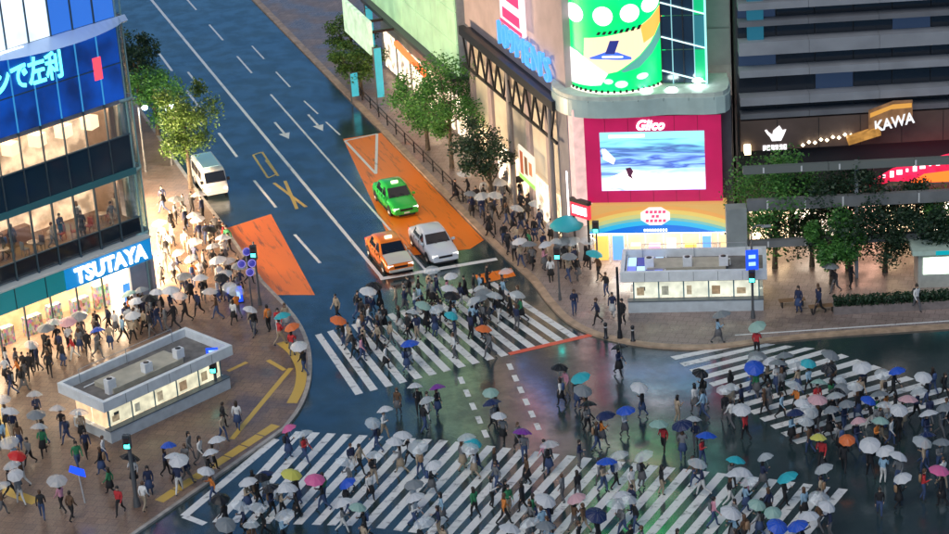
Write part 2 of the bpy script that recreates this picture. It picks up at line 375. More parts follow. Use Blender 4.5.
# floor slabs and core
for z0, z1 in ((4.75,5.05),(9.0,9.35),(13.6,13.9),(18.7,19.1),(33.6,34)):
    blk('floor_slab', qf, X0, X1-0.15, 0.12, 9, z0, z1, CONC)
blk('back_wall', qf, X0, X1-0.4, 8.8, 9.1, 0, 34, CONC)
# ground floor shop
def book_mat():
    m, t, b = nodes_of('book_rows'); N, L = t.nodes, t.links
    geo = N.new('ShaderNodeNewGeometry'); mp = N.new('ShaderNodeMapping'); mp.inputs['Rotation'].default_value = (R(90),0,0); L.new(geo.outputs['Position'], mp.inputs[0])
    v = N.new('ShaderNodeTexVoronoi'); v.inputs['Scale'].default_value = 5.0; v.inputs['Randomness'].default_value = .5; mp.inputs['Scale'].default_value = (1.6,1.6,.9); L.new(geo.outputs['Position'], mp.inputs[0]); L.new(mp.outputs[0], v.inputs['Vector'])
    h = N.new('ShaderNodeHueSaturation'); h.inputs['Saturation'].default_value = .7; h.inputs['Value'].default_value = .45; L.new(v.outputs['Color'], h.inputs['Color']); L.new(h.outputs[0], b.inputs['Base Color']); return m
BOOKS = book_mat()
blk('shop_interior', qf, X0, X1-2.0, 3.4, 3.5, PH, 3.3, SHOP_E)
blk('shop_ceiling', qf, X0, X1-.3, 0.3, 3.4, 3.28, 3.34, emit('shop_ceiling_glow', (1.0,.78,.52), 7))
for k in range(14):
    x = X0+0.8+k*1.75
    if x < X1-3: 
        blk('shop_shelf', qf, x, x+random.uniform(.8,1.3), 1.9, 2.4, PH, random.uniform(1.2,2.0), BOOKS)
for k in range(13):
    x = X0+0.1+k*1.9
    blk('shopfront_mullion', qf, x, x+0.09, 0, 0.1, PH, 3.3, FRAMEB)
blk('wall_panel', qf, X1-1.95, X1-0.1, -0.02, 0.25, PH, 3.3, mat('grey_blue_wall', (0.32,0.36,0.44), .6, var=.15, scale=1.2))
# sign band
blk('sign_band', qf, X0, 5.0, -0.55, 0.1, 3.35, 4.74, SIGNT)
blk('sign_panel', qf, 5.0, X1-.55, -0.62, 0.1, 3.35, 4.78, SIGNB)
blk('band_trim', qf, X0, X1-.5, -0.7, 0.12, 4.79, 4.9, mat('pale_trim', (.55,.6,.6), .4))
for k in range(9): blk('band_joint', qf, X0+1+k*2.2, X0+1.05+k*2.2, -0.58, -0.552, 3.36, 4.73, DARK)
x0, _ = QF.xz(75,275,-.7); x1, _ = QF.xz(146,245,-.7)
fit_text('lettering', qf, 'TSUTAYA', x0, x1, 3.55, 4.6, -0.70, LETTW, bold=0.03)
# dark glazed strip above the sign, then cafe floor, each pane its own part
PANE = mat('dark_pane', (0.012,0.02,0.03), 0.08, spec=0.8)
nx = 17; dx = (X1-0.7-X0)/nx
for k in range(nx):
    xa, xb = X0+k*dx, X0+(k+1)*dx
    blk('pane', qf, xa+.05, xb-.05, -0.03, 0.0, 5.06, 6.1, PANE)
    blk('cafe_pane', qf, xa+.04, xb-.04, 0.0, 0.02, 6.15, 8.98, GLASS)
    blk('mullion', qf, xa-.04, xa+.04, -0.12, 0.05, 4.9, 9.4, FRAMEB)
    blk('upper_pane', qf, xa+.04, xb-.04, -0.03, 0.0, 9.4, 11.6, mat('dark_blue_pane', (0.012,0.035,0.06), .1, spec=.8))
    blk('lounge_pane', qf, xa+.04, xb-.04, 0.0, 0.02, 11.65, 13.58, GLASS)
    blk('mullion', qf, xa-.03, xa+.03, -0.1, 0.05, 9.4, 13.9, FRAMEB)
    blk('screen_panel', qf, xa+.04, xb-.04, -0.05, 0.0, 13.95, 18.6, BLUELED)
    blk('mullion', qf, xa-.035, xa+.035, -0.11, 0.05, 13.95, 18.6, emit('blue_mullion', (0.03,0.2,0.42), .8))
    if xb < 8.2: blk('bright_panel', qf, xa+.05, xb-.05, -0.08, 0.0, 19.15, 33.5, WHITELED)
    else: blk('bright_panel', qf, xa+.05, xb-.05, -0.08, 0.0, 19.15, 33.5, emit('deep_blue_panel', (0.02,0.10,0.40), 1.0))
    blk('mullion', qf, xa-.05, xa+.05, -0.16, 0.0, 19.15, 33.5, FRAMEB)
blk('transom', qf, X0, X1-.6, -0.1, 0.0, 6.1, 6.16, FRAMEB); blk('transom', qf, X0, X1-.6, -0.14, .1, 8.98, 9.4, mat('teal_ledge', (.05,.2,.23), .3))
blk('transom', qf, X0, X1-.6, -0.1, 0.0, 16.2, 16.27, FRAMEB); blk('transom', qf, X0, X1-.6, -0.1, 0.02, 11.58, 11.66, FRAMEB)
# curved light edge between the two screens
mb = MB(); n = 20
for k in range(n):
    xa, xb = 2.2+(X1-2.2)*k/n, 2.2+(X1-2.2)*(k+1)/n
    da, db = [0.3+1.3*math.sin(math.pi*min(1,(t/n)*1.05))**.7 for t in (k, k+1)]
    mb.add([(xa,-.1,18.62),(xb,-.1,18.62),(xb,-.1-db,18.8),(xa,-.1-da,18.8),(xa,-.1,19.12),(xb,-.1,19.12)], [(0,1,2,3),(3,2,5,4)])
mb.obj('curved_ledge', mat('blue_white_ledge', (.45,.6,.85), .25), qf)
blk('edge_light', qf, X0, 4.6, -0.35, -0.1, 18.66, 19.1, emit('white_edge', (.85,.92,1), 1.6))
fit_text('screen_lettering', qf, 'ンで左利', *(lambda a,b:(a,b))(QF.xz(-6,88)[0], QF.xz(60,62)[0]), 16.5, 18.25, -0.16, CYANLED, bold=0.02)
blk('red_panel', qf, QF.xz(93,70)[0], QF.xz(101,70)[0], -0.12, -0.06, 15.6, 17.0, emit('red_panel', (.8,.05,.08), 1.2))
blk('glow_blocking_wall', qf, X1-1.3, X1-1.2, 1.2, 8.7, 4.95, 18.6, mat('warm_partition', (.4,.28,.2), .6, var=.2, scale=1.5))  # partition added to hide the glow of the street-side panels
# cafe contents: counters, tables, seated shapes, lamps
blk('cafe_back_wall', qf, X0, X1-.8, 4.0, 4.1, 5.1, 8.95, WARM_E)
blk('lounge_back_wall', qf, X0, X1-.8, 4.0, 4.1, 9.4, 13.55, WARM_E)
for k in range(11): blk('ceiling_lamp', qf, X0+1+k*2.4, X0+2.4+k*2.4, .8, 1.3, 8.86, 8.94, WARM_C); 
for k in range(11): blk('ceiling_lamp', qf, X0+1+k*2.4, X0+1.9+k*2.4, .6, 1.2, 13.45, 13.55, WARM_C)
shades = emit('cube_shade', (1.0,.62,.34), 1.5)
for k in range(13):
    x = X0+1.4+k*1.9; mk('pendant_shade', UNIT, shades, qf, (x, 1.0, 12.75), R(20), (.8,.8,.75))
rc = random.Random(3)
TBL = MB(); TBL.lathe([(0,.02),(.36,.02),(.38,0),(.36,-.03),(.04,-.04),(.035,-.7),(.2,-.74),(.2,-.76),(0,-.76)], 14); TBL = TBL.mesh('cafe_table')
CHR = MB(); CHR.box(-.2,.2,-.2,.2,.42,.47); CHR.box(-.2,.2,.16,.2,.48,.95)
for sx_ in (-.18,.15):
    for sy_ in (-.18,.15): CHR.box(sx_,sx_+.03,sy_,sy_+.03,0,.42)
CHR = CHR.mesh('cafe_chair')
cw = [mat('cafe%d'%k, c, .5) for k, c in enumerate([(.25,.12,.06),(.05,.05,.06),(.4,.3,.22),(.3,.05,.04),(.12,.16,.2)])]
for k in range(14):
    x = X0+1.0+k*1.8
    mk('cafe_table', TBL, cw[2], qf, (x, .9+.5*(k%2), 6.55))
    for q in (-.55,.55): mk('cafe_chair', CHR, rc.choice(cw), qf, (x+q, .9+.5*(k%2)+rc.uniform(-.1,.1), 5.8), R(90 if q < 0 else -90)+rc.uniform(-.4,.4))
blk('cafe_platform', qf, X0, X1-.8, .15, 3.9, 5.06, 5.79, mat('cafe_floor', (.2,.12,.07), .5))
blk('cafe_counter', qf, X0+14, X0+20, 2.6, 3.2, 5.8, 6.9, cw[0])
# unseen glowing panels added round the corner to warm the pavement
sfr = R(107.6)-QF.rz
for k in range(7):
    a0 = .9+k*2.6; cs, sn = math.cos(sfr), math.sin(sfr); bx, by = X1-.3+a0*cs, .4+a0*sn
    mk('added_glow_panel', UNIT, emit('added_street_glow', (1.0,.70,.43), 60.0, var=.3, scale=.9), qf, (bx+1.2*cs-.1*sn, by+1.2*sn, 1.75), sfr, (2.3,.1,3.0))
    mk('street_mullion', UNIT, FRAMEB, qf, (bx-.08*cs, by-.08*sn, 1.75), sfr, (.12,.2,3.2))
mk('street_wall', UNIT, CONC, qf, (X1-.3+9.6*math.cos(sfr)-.35, .4+9.6*math.sin(sfr)+.1, 18.8), sfr, (19,.3,30))
# glass corner column with pale frames
mb = MB(); mb.lathe([(0.62,PH),(0.62,19.1)], 12, (X1-.55,.55,0)); mb.obj('corner_glass', TEALG, qf)
for k in range(5):
    a = R(-100+k*45); blk('corner_mullion', qf, X1-.55+.62*math.cos(a)-.04, X1-.55+.62*math.cos(a)+.04, .55+.62*math.sin(a)-.04, .55+.62*math.sin(a)+.04, PH, 34, mat('pale_teal_frame', (.3,.5,.52), .35, .3))
for z in (4.9,9.2,13.8,18.9): 
    mb = MB(); mb.lathe([(0.5,-.1),(.68,-.1),(.68,.1),(.5,.1)], 16, (X1-.55,.55,z)); mb.obj('corner_ring', mat('pale_teal_frame',(0,0,0)), qf)

# ================================================================== SCREEN CORNER BUILDING (fashion store)
GF = Facade(g(576,264), g(732,262))
gb = empty('fashion_store', GF.A, GF.rz, 'corner fashion store with crimson framed wall screen and curved green screen', 'building')
def fx(px, py, dep=0.0): return GF.xz(px, py, dep)
zt = fx(650,113)[1]; zb = fx(650,199)[1]; xl = fx(584,160)[0]; xr = fx(722,160)[0]
MAG = emit('crimson_frame', (0.42,0.004,0.075), .55, base=(.3,.01,.06), var=.25, scale=.6)
blk('screen_frame', gb, xl, xr, -0.5, 0.3, zb, zt, MAG)
blk('frame_top', gb, xl-.03, xr+.03, -.56, .3, zt, zt+.1, DARK)
def led_picture():
    m, t, b = nodes_of('wall_screen'); N, L = t.nodes, t.links
    tc = N.new('ShaderNodeTexCoord'); mp = N.new('ShaderNodeMapping'); mp.inputs['Scale'].default_value = (1.2,1,5.5); mp.inputs['Rotation'].default_value = (0,R(8),0); L.new(tc.outputs['Object'], mp.inputs[0])
    n = N.new('ShaderNodeTexNoise'); n.inputs['Scale'].default_value = 1.7; n.inputs['Detail'].default_value = 3; n.inputs['Distortion'].default_value = .6; L.new(mp.outputs[0], n.inputs['Vector'])
    sx = N.new('ShaderNodeSeparateXYZ'); L.new(tc.outputs['Object'], sx.inputs[0])
    a = N.new('ShaderNodeMath'); a.operation = 'MULTIPLY_ADD'; a.inputs[1].default_value = -0.82; a.inputs[2].default_value = 0.15; L.new(sx.outputs['Z'], a.inputs[0])
    s = N.new('ShaderNodeMath'); s.operation = 'MULTIPLY_ADD'; s.inputs[1].default_value = .55; L.new(n.outputs['Fac'], s.inputs[0]); L.new(a.outputs[0], s.inputs[2])
    r = N.new('ShaderNodeValToRGB'); e = r.color_ramp.elements
    e[0].position = 0.12; e[0].color = (0.16,0.50,0.62,1); e[1].position = 1.0; e[1].color = (.01,.12,.62,1)
    for p, c in ((.26,(.03,.07,.2,1)),(.36,(.16,.32,.75,1)),(.43,(.03,.06,.26,1)),(.56,(.25,.45,.55,1)),(.70,(.55,.55,.72,1)),(.86,(.42,.42,.85,1)),(.93,(.02,.16,.65,1))): 
        q = e.new(p); q.color = c
    L.new(s.outputs[0], r.inputs[0]); L.new(r.outputs[0], b.inputs['Emission Color']); b.inputs['Emission Strength'].default_value = 1.6; b.inputs['Base Color'].default_value = (.02,.02,.03,1)
    return m
xa, zt2 = fx(600,130); xb_, zb2 = fx(706,186)
scr = blk('led_screen', gb, xa, xb_, -.56, -.48, zb2, zt2, led_picture())
# picture patches on the screen: pale figure, dark head, white subtitle strip
pt = emit('screen_white', (.95,.95,1), 1.6)
def patch(name, pts, y, m, parent=gb):
    mb = MB(); mb.add([(*[p[0]],y,p[1]) for p in pts], [tuple(range(len(pts)))]); return mb.obj(name, m, parent)
def fp(*px): return [fx(*p) for p in px]
patch('screen_picture', fp((602,146),(606,146),(616,156),(614,161),(604,156)), -.585, pt)
patch('screen_picture', fp((604,177),(630,166),(655,170),(700,176),(702,179),(640,182),(604,184)), -.583, emit('screen_cream', (.95,.82,.8), 1.3))
patch('screen_picture', fp((626,165),(631,164),(634,168),(632,172),(634,176),(629,173)), -.59, emit('screen_dark', (.10,.02,.06), .5))
patch('screen_picture', fp((609,132),(645,131),(645,134),(609,135)), -.585, pt)
patch('screen_picture', fp((660,175),(701,174),(701,178),(660,180)), -.587, pt)
fit_text('lettering', gb, 'Glico', fx(637,123)[0], fx(665,123)[0], fx(650,127)[1], fx(650,117)[1], -.56, LETTW, bold=.02, shear=.3)
for k in range(1,6): blk('frame_joint', gb, xl+(xr-xl)*k/6-.012, xl+(xr-xl)*k/6+.012, -.506, -.5, zt2+.02, zt, mat('joint_dark', (.12,.01,.03), .6)); blk('frame_joint', gb, xl+(xr-xl)*k/6-.012, xl+(xr-xl)*k/6+.012, -.506, -.5, zb, zb2-.02, mat('joint_dark', (0,0,0)))
# rainbow fascia above the shop
z1r = fx(650,200)[1]-.03; z0r = fx(650,228)[1]; xl2 = fx(588,214)[0]; xr2 = fx(727,214)[0]
RB = [(.55,.33,.05),(.62,.42,.10),(.50,.45,.22),(.30,.45,.42),(.02,.30,.62),(.0,.14,.55)]
blk('fascia', gb, xl2, xr2, -.78, .2, z0r, z1r, emit('fascia_gold', (.55,.32,.10), .6))
nseg = 24; hh = z1r-z0r
for bi, (top, col) in enumerate(((.97,(.62,.30,.08)),(.84,(.62,.46,.12)),(.70,(.46,.48,.20)),(.56,(.16,.42,.40)),(.46,(.02,.38,.66)),(.30,(.0,.14,.62)))):
    mb = MB(); P = []
    for k in range(nseg+1):
        t = k/nseg; bow = top - .42*(2*abs(t-.5))**2
        P.append((xl2+(xr2-xl2)*t, -.80-.012*bi, z0r+max(.03,bow)*hh))
    mb.add([(p[0],p[1],z0r+.01) for p in P]+P, [(k,k+1,nseg+2+k,nseg+1+k) for k in range(nseg)])
    mb.obj('rainbow_arc', emit('rainbow%d'%bi, col, .6), gb)
oc = [(math.cos(R(22.5+45*k)), math.sin(R(22.5+45*k))) for k in range(8)]
ex, ez = fx(656,211)
patch('emblem_plate', [(ex+1.0*c, ez+.66*s) for c, s in oc], -.87, emit('emblem_plate', (.62,.58,.56), .9))
re_ = random.Random(5)
for row, zz in ((0,.28),(1,-.02),(2,-.32)):
    for k in range(5 if row != 1 else 2):
        xx = ex-.62+(k+(0 if row != 1 else 1.4))*.27; patch('emblem_stroke', [(xx,ez+zz-.08),(xx+.18,ez+zz-.08),(xx+.2,ez+zz+.1),(xx+.02,ez+zz+.1)], -.885, emit('emblem_red', (.75,.03,.12), 1))
for k in range(9): blk('fascia_stroke', gb, ex-.75+k*.17, ex-.75+k*.17+.1, -.875, -.86, z0r+.12, z0r+.28, LETTW)
# shop below the fascia
blk('shop_ceiling', gb, xl2, xr2, -.6, 3.0, z0r-.12, z0r-.02, emit('shop_light', (1,.9,.75), 5))
blk('shop_back', gb, xl2, xr2, 2.9, 3.0, PH, z0r, emit('shop_wall', (1,.80,.55), .35, var=.6, scale=1.3))
for k in range(8):
    x = xl2+.3+k*1.15
    blk('shop_display', gb, x, x+rc.uniform(.5,.9), .3, .9, PH, rc.uniform(1.0,1.8), emit('disp%d'%(k%5), [(.9,.45,.1),(.1,.3,.8),(.9,.7,.3),(.9,.3,.45),(.85,.85,.75)][k%5], .8))
    blk('shop_post', gb, x-.2, x-.12, -.1, .02, PH, z0r-.12, WHITEM)
blk('shop_poster', gb, xr2+.02, xr2+1.0, -.3, -.2, 1.2, 3.2, emit('poster_white', (.7,.72,.75), .8)); blk('poster_stripe', gb, xr2+.1, xr2+.9, -.325, -.305, 2.5, 3.0, emit('poster_red', (.7,.05,.05), .8)); blk('poster_stripe', gb, xr2+.15, xr2+.85, -.325, -.305, 1.5, 2.2, BLACK)
blk('core_wall', gb, xl+.1, xr+.6, 4.2, 14, 0, 36, CONC)
blk('side_wall', gb, xr, xr+.62, .31, 3.04, 0, zt, mat('dark_grey_wall', (.05,.06,.075), .5, var=.2, scale=1))
# curved base ring and curved green screen above
cyx, cyr = fx(615,60)[0]-.1, 3.15; cyy = 2.6; zc = fx(618,90)[1]
RINGM = mat('pale_ring', (.42,.55,.52), .3, var=.1, scale=1)
mb = MB(); rim = []
prof = [(cyx-cyr-1.0,3.0),(cyx-cyr-.9,1.2),(cyx-cyr+.2,-.5),(cyx-1.2,-1.15),(cyx+1.5,-1.1),(cyx+3.2,-.75),(xr+.3,-.55),(xr+.45,3.0)]
pc = curve_pts([Vector((p[0],p[1],0)) for p in prof], 5)
mb.prism([(p.x,p.y) for p in pc], zt+.12, zc-.35); mb.obj('base_ring', RINGM, gb)
mb = MB(); mb.prism([(cyx+(p.x-cyx)*.985, p.y*.985+.03) for p in pc], zc-.35, zc-.05); mb.obj('ring_roof', mat('ring_roof', (.5,.58,.52), .5, var=.15, scale=2), gb)
for px_, py_ in ((610,101),(646,97),(671,84)):
    x, z = fx(px_, py_, -.6); mb = MB(); mb.lathe([(0.0,.07),(.32,.05),(.36,0),(.3,-.06),(0,-.07)], 14, (x,-.2,zc+.02)); mb.obj('floodlight', emit('flood', (.85,1,.95), 9), gb)
for k in range(9): blk('wall_panel', gb, xl+.15, xr+.55, 4.12, 4.19, zc+.1+k*2.5, zc+2.5+k*2.5, mat('panel_grey', (.27,.28,.30), .55, var=.15, scale=.7))
for k in range(6): blk('ring_joint', gb, cyx-1.6+k*1.55, cyx-1.58+k*1.55, -1.25, -.4, zc-.37, zc-.345, DARK)
GREEN = emit('green_screen', (0.0,0.48,0.11), 1.5, var=.25, scale=.5)
A0, A1 = R(182), R(352)
def cyl(x, z, off):                      # screen spot (x across -1..1 seen from the front, z metres above its foot)
    a = R(270)+math.asin(max(-1,min(1,x)))
    return (cyx+(cyr+off)*math.cos(a), cyy+(cyr+off)*math.sin(a), zc+z)
mb = MB(); mb.lathe([(cyr,0.0),(cyr,20.0)], 40, (cyx,cyy,zc), A0, A1); mb.obj('curved_screen', GREEN, gb)
mb = MB(); mb.lathe([(cyr+.12,-.3),(cyr+.12,0.05),(cyr-.3,0.05)], 40, (cyx,cyy,zc), A0, A1); mb.obj('screen_sill', emit('sill_glow', (.85,.8,.62), 1.0), gb)
for k in range(26):
    a = A0+(A1-A0)*k/25; c, s_ = math.cos(a), math.sin(a)
    mk('sill_clip', UNIT, DARK, gb, (cyx+(cyr+.1)*c, cyy+(cyr+.1)*s_, zc+.1), a, (.1,.14,.16))
def cpatch(name, pts, off, m):           # polygon wrapped on the curved screen (fan of strips)
    mb = MB(); n = len(pts); cxm = sum(p[0] for p in pts)/n; czm = sum(p[1] for p in pts)/n; K = 4; V = []
    for p in pts:
        for k in range(1, K+1): t = k/K; V.append(cyl(cxm+(p[0]-cxm)*t, czm+(p[1]-czm)*t, off))
    c = len(V); V.append(cyl(cxm, czm, off)); F = []
    for i in range(n):
        j = (i+1) % n; F.append((c, i*K, j*K))
        for k in range(K-1): F.append((i*K+k, i*K+k+1, j*K+k+1, j*K+k))
    mb.add(V, F); return mb.obj(name, m, gb)
WH = emit('screen_disc', (.85,.9,.88), 1.25)
for x, z, r in ((-.74,4.95,.60),(-.16,4.95,.62),(.36,5.05,.58),(.74,5.35,.5),(-.9,6.4,.5),(.2,6.6,.6)):
    wx = math.sqrt(max(.1,1-x*x)); cpatch('screen_disc', [(x+r/cyr*math.cos(t)*1.0, z+r*math.sin(t)) for t in [2*math.pi*k/18 for k in range(18)]], .02, WH)
def cstrip(name, up, lo, off, m):        # band between an upper and a lower outline, wrapped on the curved screen
    def at(P, t):
        f = t*(len(P)-1); i = min(int(f), len(P)-2); u = f-i; return (P[i][0]+(P[i+1][0]-P[i][0])*u, P[i][1]+(P[i+1][1]-P[i][1])*u)
    nc, nr = 18, 4; V = []
    for c in range(nc+1):
        a, b = at(lo, c/nc), at(up, c/nc)
        for r in range(nr+1): V.append(cyl(a[0]+(b[0]-a[0])*r/nr, a[1]+(b[1]-a[1])*r/nr, off))
    mb = MB(); mb.add(V, [(c*(nr+1)+r, (c+1)*(nr+1)+r, (c+1)*(nr+1)+r+1, c*(nr+1)+r+1) for c in range(nc) for r in range(nr)]); return mb.obj(name, m, gb)
PU = [(-.55,3.45),(-.2,3.62),(.1,3.8),(.5,4.05),(.75,4.5),(.93,5.1)]; PL = [(-.6,1.3),(-.2,1.2),(.1,1.4),(.5,2.2),(.75,3.0),(.95,4.3)]
cstrip('screen_picture', PU, PL, .02, emit('screen_peach', (.85,.60,.36), .95))
cstrip('screen_picture', [(.55,4.12),(.75,4.5),(.93,5.1)], [(.6,3.0),(.8,3.3),(.95,4.3)], .035, emit('screen_orange', (.95,.33,.06), 1.1))
cstrip('screen_picture', [(-.97,2.7),(-.7,2.5),(-.45,2.0),(-.1,1.25)], [(-.97,.3),(-.7,.35),(-.45,.4),(-.25,.5)], .05, emit('screen_pale', (.8,.84,.8), .9))
cstrip('screen_picture', [(.15,1.42),(.5,2.15),(.75,2.95),(.93,4.0)], [(.2,1.3),(.5,1.5),(.75,2.2),(.93,3.1)], .045, emit('screen_teal', (.08,.30,.26), .8))
cstrip('screen_picture', [(-.45,2.25),(-.12,2.7),(.1,2.65),(.36,2.25)], [(-.45,2.15),(-.12,2.2),(.1,2.15),(.36,2.1)], .06, emit('screen_blue', (.05,.13,.55), .9))
cstrip('screen_picture', [(-.04,3.4),(.14,3.4)], [(-.14,2.55),(.04,2.55)], .065, emit('screen_navy', (.02,.03,.2), .7))
cstrip('screen_picture', [(-.2,2.4),(0,2.45),(.2,2.38)], [(-.2,2.3),(0,2.3),(.2,2.28)], .075, WH)
for k in range(8):
    cpatch('screen_hatch', [(-.3+k*.11,3.75+.03*k),(-.24+k*.11,3.75+.03*k),(-.2+k*.11,3.95+.04*k),(-.26+k*.11,3.95+.04*k)], .07, BLACK)
for x, z, r in ((.15,.55,.4),(-.1,.75,.3),(.55,.9,.35)):
    cpatch('screen_disc', [(x+r/cyr*math.cos(t), z+r*.6*math.sin(t)) for t in [2*math.pi*k/12 for k in range(12)]], .055, emit('screen_mint', (.5,.85,.65), 1.0))
# dark blue glazing right of the curved screen, with light lines and the green reflection painted as glowing end panes
DBG = mat('night_glass', (.01,.03,.06), .12, spec=.9)
xw0 = cyx+cyr*.93; xw1 = fx(705,60)[0]; zw1 = zc+20
nw = 4
for k in range(nw):
    for r_ in range(9):
        wx0 = xw0+(xw1-xw0)*k/nw; wx1 = xw0+(xw1-xw0)*(k+1)/nw; z0_ = zc+r_*2.2
        blk('pane', gb, wx0+.03, wx1-.03, 1.0, 1.06, z0_+.03, z0_+2.17, DBG if k < 3 else (emit('green_pane', (.0,.36,.14), .8) if r_ != 1 else emit('teal_pane', (.02,.16,.2), .6)))
    blk('mullion', gb, xw0+(xw1-xw0)*k/nw-.03, xw0+(xw1-xw0)*k/nw+.03, .92, 1.05, zc, zw1, emit('teal_line', (.25,.55,.6), .6) if k in (1,3) else DARK)
for r_ in range(9): 
    mb = MB(); mb.bar((xw0,.9,zc+.9+r_*2.2), (xw1,.9,zc+.1+r_*2.2), .07); mb.obj('light_line', emit('light_line', (.6,.9,.9), 1.0), gb)
blk('edge_strip', gb, xw1-.02, xw1+.1, .8, 1.1, zc, zw1, emit('cyan_edge', (.3,.75,.75), .9))
mb = MB(); mb.lathe([(0,.16),(.3,.1),(.34,0),(0,-.02)], 12, (xw1-.5,.5,zc+.3)); mb.obj('floodlight', MATS['flood'], gb)

# --- the long side of the same corner along the street: its own frame turned to the street
SX = Facade(g(574,262)-UD*0.0, g(574,262)+UD)       # local x runs towards us, so far things have negative x
ss = empty('street_front', SX.A, SX.rz, 'pinkish grey street front with black truss canopy and blue neon sign', 'building')
PINK = mat('pink_grey_wall', (.44,.36,.35), .6, var=.12, scale=.8); CREAM = mat('cream_wall', (.62,.55,.42), .6, var=.12, scale=.8)
def sp(px, py, dep=0.0): return SX.xz(px, py, dep)
zt_ = sp(470,30)[1]; XL = sp(465,60)[0]
blk('lower_wall', ss, XL, -.9, .6, 1.0, 0, zt_, CREAM); blk('upper_wall', ss, XL, -.4, .2, 1.0, zt_, zt_+26, PINK)
for k in range(5):
    x0 = XL+(-.9-XL)*k/5; blk('pilaster', ss, x0-.35, x0+.35, .35, .62, 0, zt_-.4, PINK)
for k in range(5):
    x0 = XL+(-.9-XL)*k/5; x1 = XL+(-.9-XL)*(k+1)/5
    blk('shop_window', ss, x0+.5, x1-.5, .5, .58, .4, 3.2, emit('side_shop%d'%(k%2), [(1,.70,.42),(1,.78,.55)][k%2], 1.9, var=.85, scale=1.3))
    blk('window_panel', ss, x0+.5, x1-.5, .52, .59, 3.7, zt_-2.4, mat('cream_panel', (.7,.64,.5), .5, var=.1, scale=1))
# truss canopy
zt_l = zt_-2.5
for z in (zt_, zt_l): 
    mb = MB(); mb.bar((XL+1.2,-.5,z), (-.6,-.5,z), .42 if z == zt_ else .16, .62 if z == zt_ else .16); mb.obj('truss_chord', DARK, ss)
nb = 10
for k in range(nb):
    a = XL+1.4+(-.8-XL-1.4)*k/nb; b = XL+1.4+(-.8-XL-1.4)*(k+1)/nb; m_ = (a+b)/2
    mb = MB(); mb.bar((a,-.5,zt_-.3), (m_,-.5,zt_l), .12); mb.bar((m_,-.5,zt_l), (b,-.5,zt_-.3), .12); mb.obj('truss_diagonal', DARK, ss)
for px in (508, 548):
    x = sp(px, 90, -.5)[0]; mb = MB(); mb.tube([(x,-.5,PH),(x,-.5,zt_-.3)], .17, 10); mb.obj('canopy_post', mat('warm_grey_post', (.22,.2,.19), .5), ss)
blk('canopy_roof', ss, XL+1.2, -.7, -.45, .2, zt_-.02, zt_+.1, DARK)
# neon sign, red banner, artwork poster
xa, za = sp(499,25); xb2, zb_ = sp(553,74)
zs = sp(525,50)[1]
fit_text('neon_lettering', ss, "109MEN'S", min(xa,xb2)+.2, max(xa,xb2)-.2, zs-.85, zs+.85, -.12, emit('neon_blue', (.06,.26,.80), 1.1), bold=-.004, depth=.12)
xr0, zr0 = sp(508,22); xr1 = sp(528,34)[0]
blk('red_banner', ss, xr0, xr1+.3, -.5, -.2, sp(518,28)[1], sp(518,28)[1]+4.5, emit('banner_pale', (.85,.7,.72), .9))
for k in range(3): blk('banner_mark', ss, xr0+.5, xr1-.1, -.53, -.505, sp(518,28)[1]+.5+k*1.3, sp(518,28)[1]+1.2+k*1.3, emit('banner_red', (.8,.03,.12), 1.0))
blk('banner_stripe', ss, xr0, xr1+.3, -.54, -.51, sp(518,28)[1]+.05, sp(518,28)[1]+.3, MATS['banner_red'])
blk('corner_pier', ss, -1.6, .35, -.1, .9, 0, zt_+.4, mat('grey_pier', (.26,.25,.27), .5, var=.12, scale=1))
blk('neon_strip', ss, -.25, -.12, -.14, -.11, 2.4, 6.2, emit('strip_white', (1,.9,.95), 3))
blk('lit_sign_column', ss, .38, 1.25, -.05, 1.0, 2.9, zt_+.2, emit('sign_column', (.85,.55,.5), .65, var=.3, scale=2))
xp, zp = sp(530,168)
blk('poster', ss, xp-1.6, xp+1.4, -.2, -.1, zp-1.1, zp+1.2, emit('poster_cream', (.75,.62,.5), .8))
for k, c in enumerate([(.45,.12,.05),(.2,.1,.05),(.55,.2,.08)]): blk('poster_shape', ss, xp-1.3+k*.85, xp-.75+k*.85, -.22, -.205, zp-.7+.2*k, zp+.9-.15*k, emit('pshape%d'%k, c, .6))
blk('poster_band', ss, xp-1.6, xp+1.4, -.225, -.203, zp-1.1, zp-.8, emit('pgreen', (.3,.6,.12), .7))
# red shop sign and turquoise parasol at the corner
rs = empty('shop_sign', GF.w(.75,-1.0,0), GF.rz-R(38), 'small red shop sign with white strokes beside the turquoise parasol', 'sign')
blk('sign_box', rs, -1.0, .55, -.12, .1, 3.6, 4.55, emit('sign_red', (.75,.02,.05), .9)); blk('sign_top', rs, -1.02,.57,-.16,.14,4.55,4.8,BLACK)
for k in range(4): blk('sign_stroke', rs, -.85+k*.33, -.62+k*.33, -.15, -.125, 3.8, 4.35, LETTW)
blk('sign_leg', rs, -.9,-.8,-.05,.05,PH,3.6,DARK); blk('sign_leg', rs, .3,.4,-.05,.05,PH,3.6,DARK)

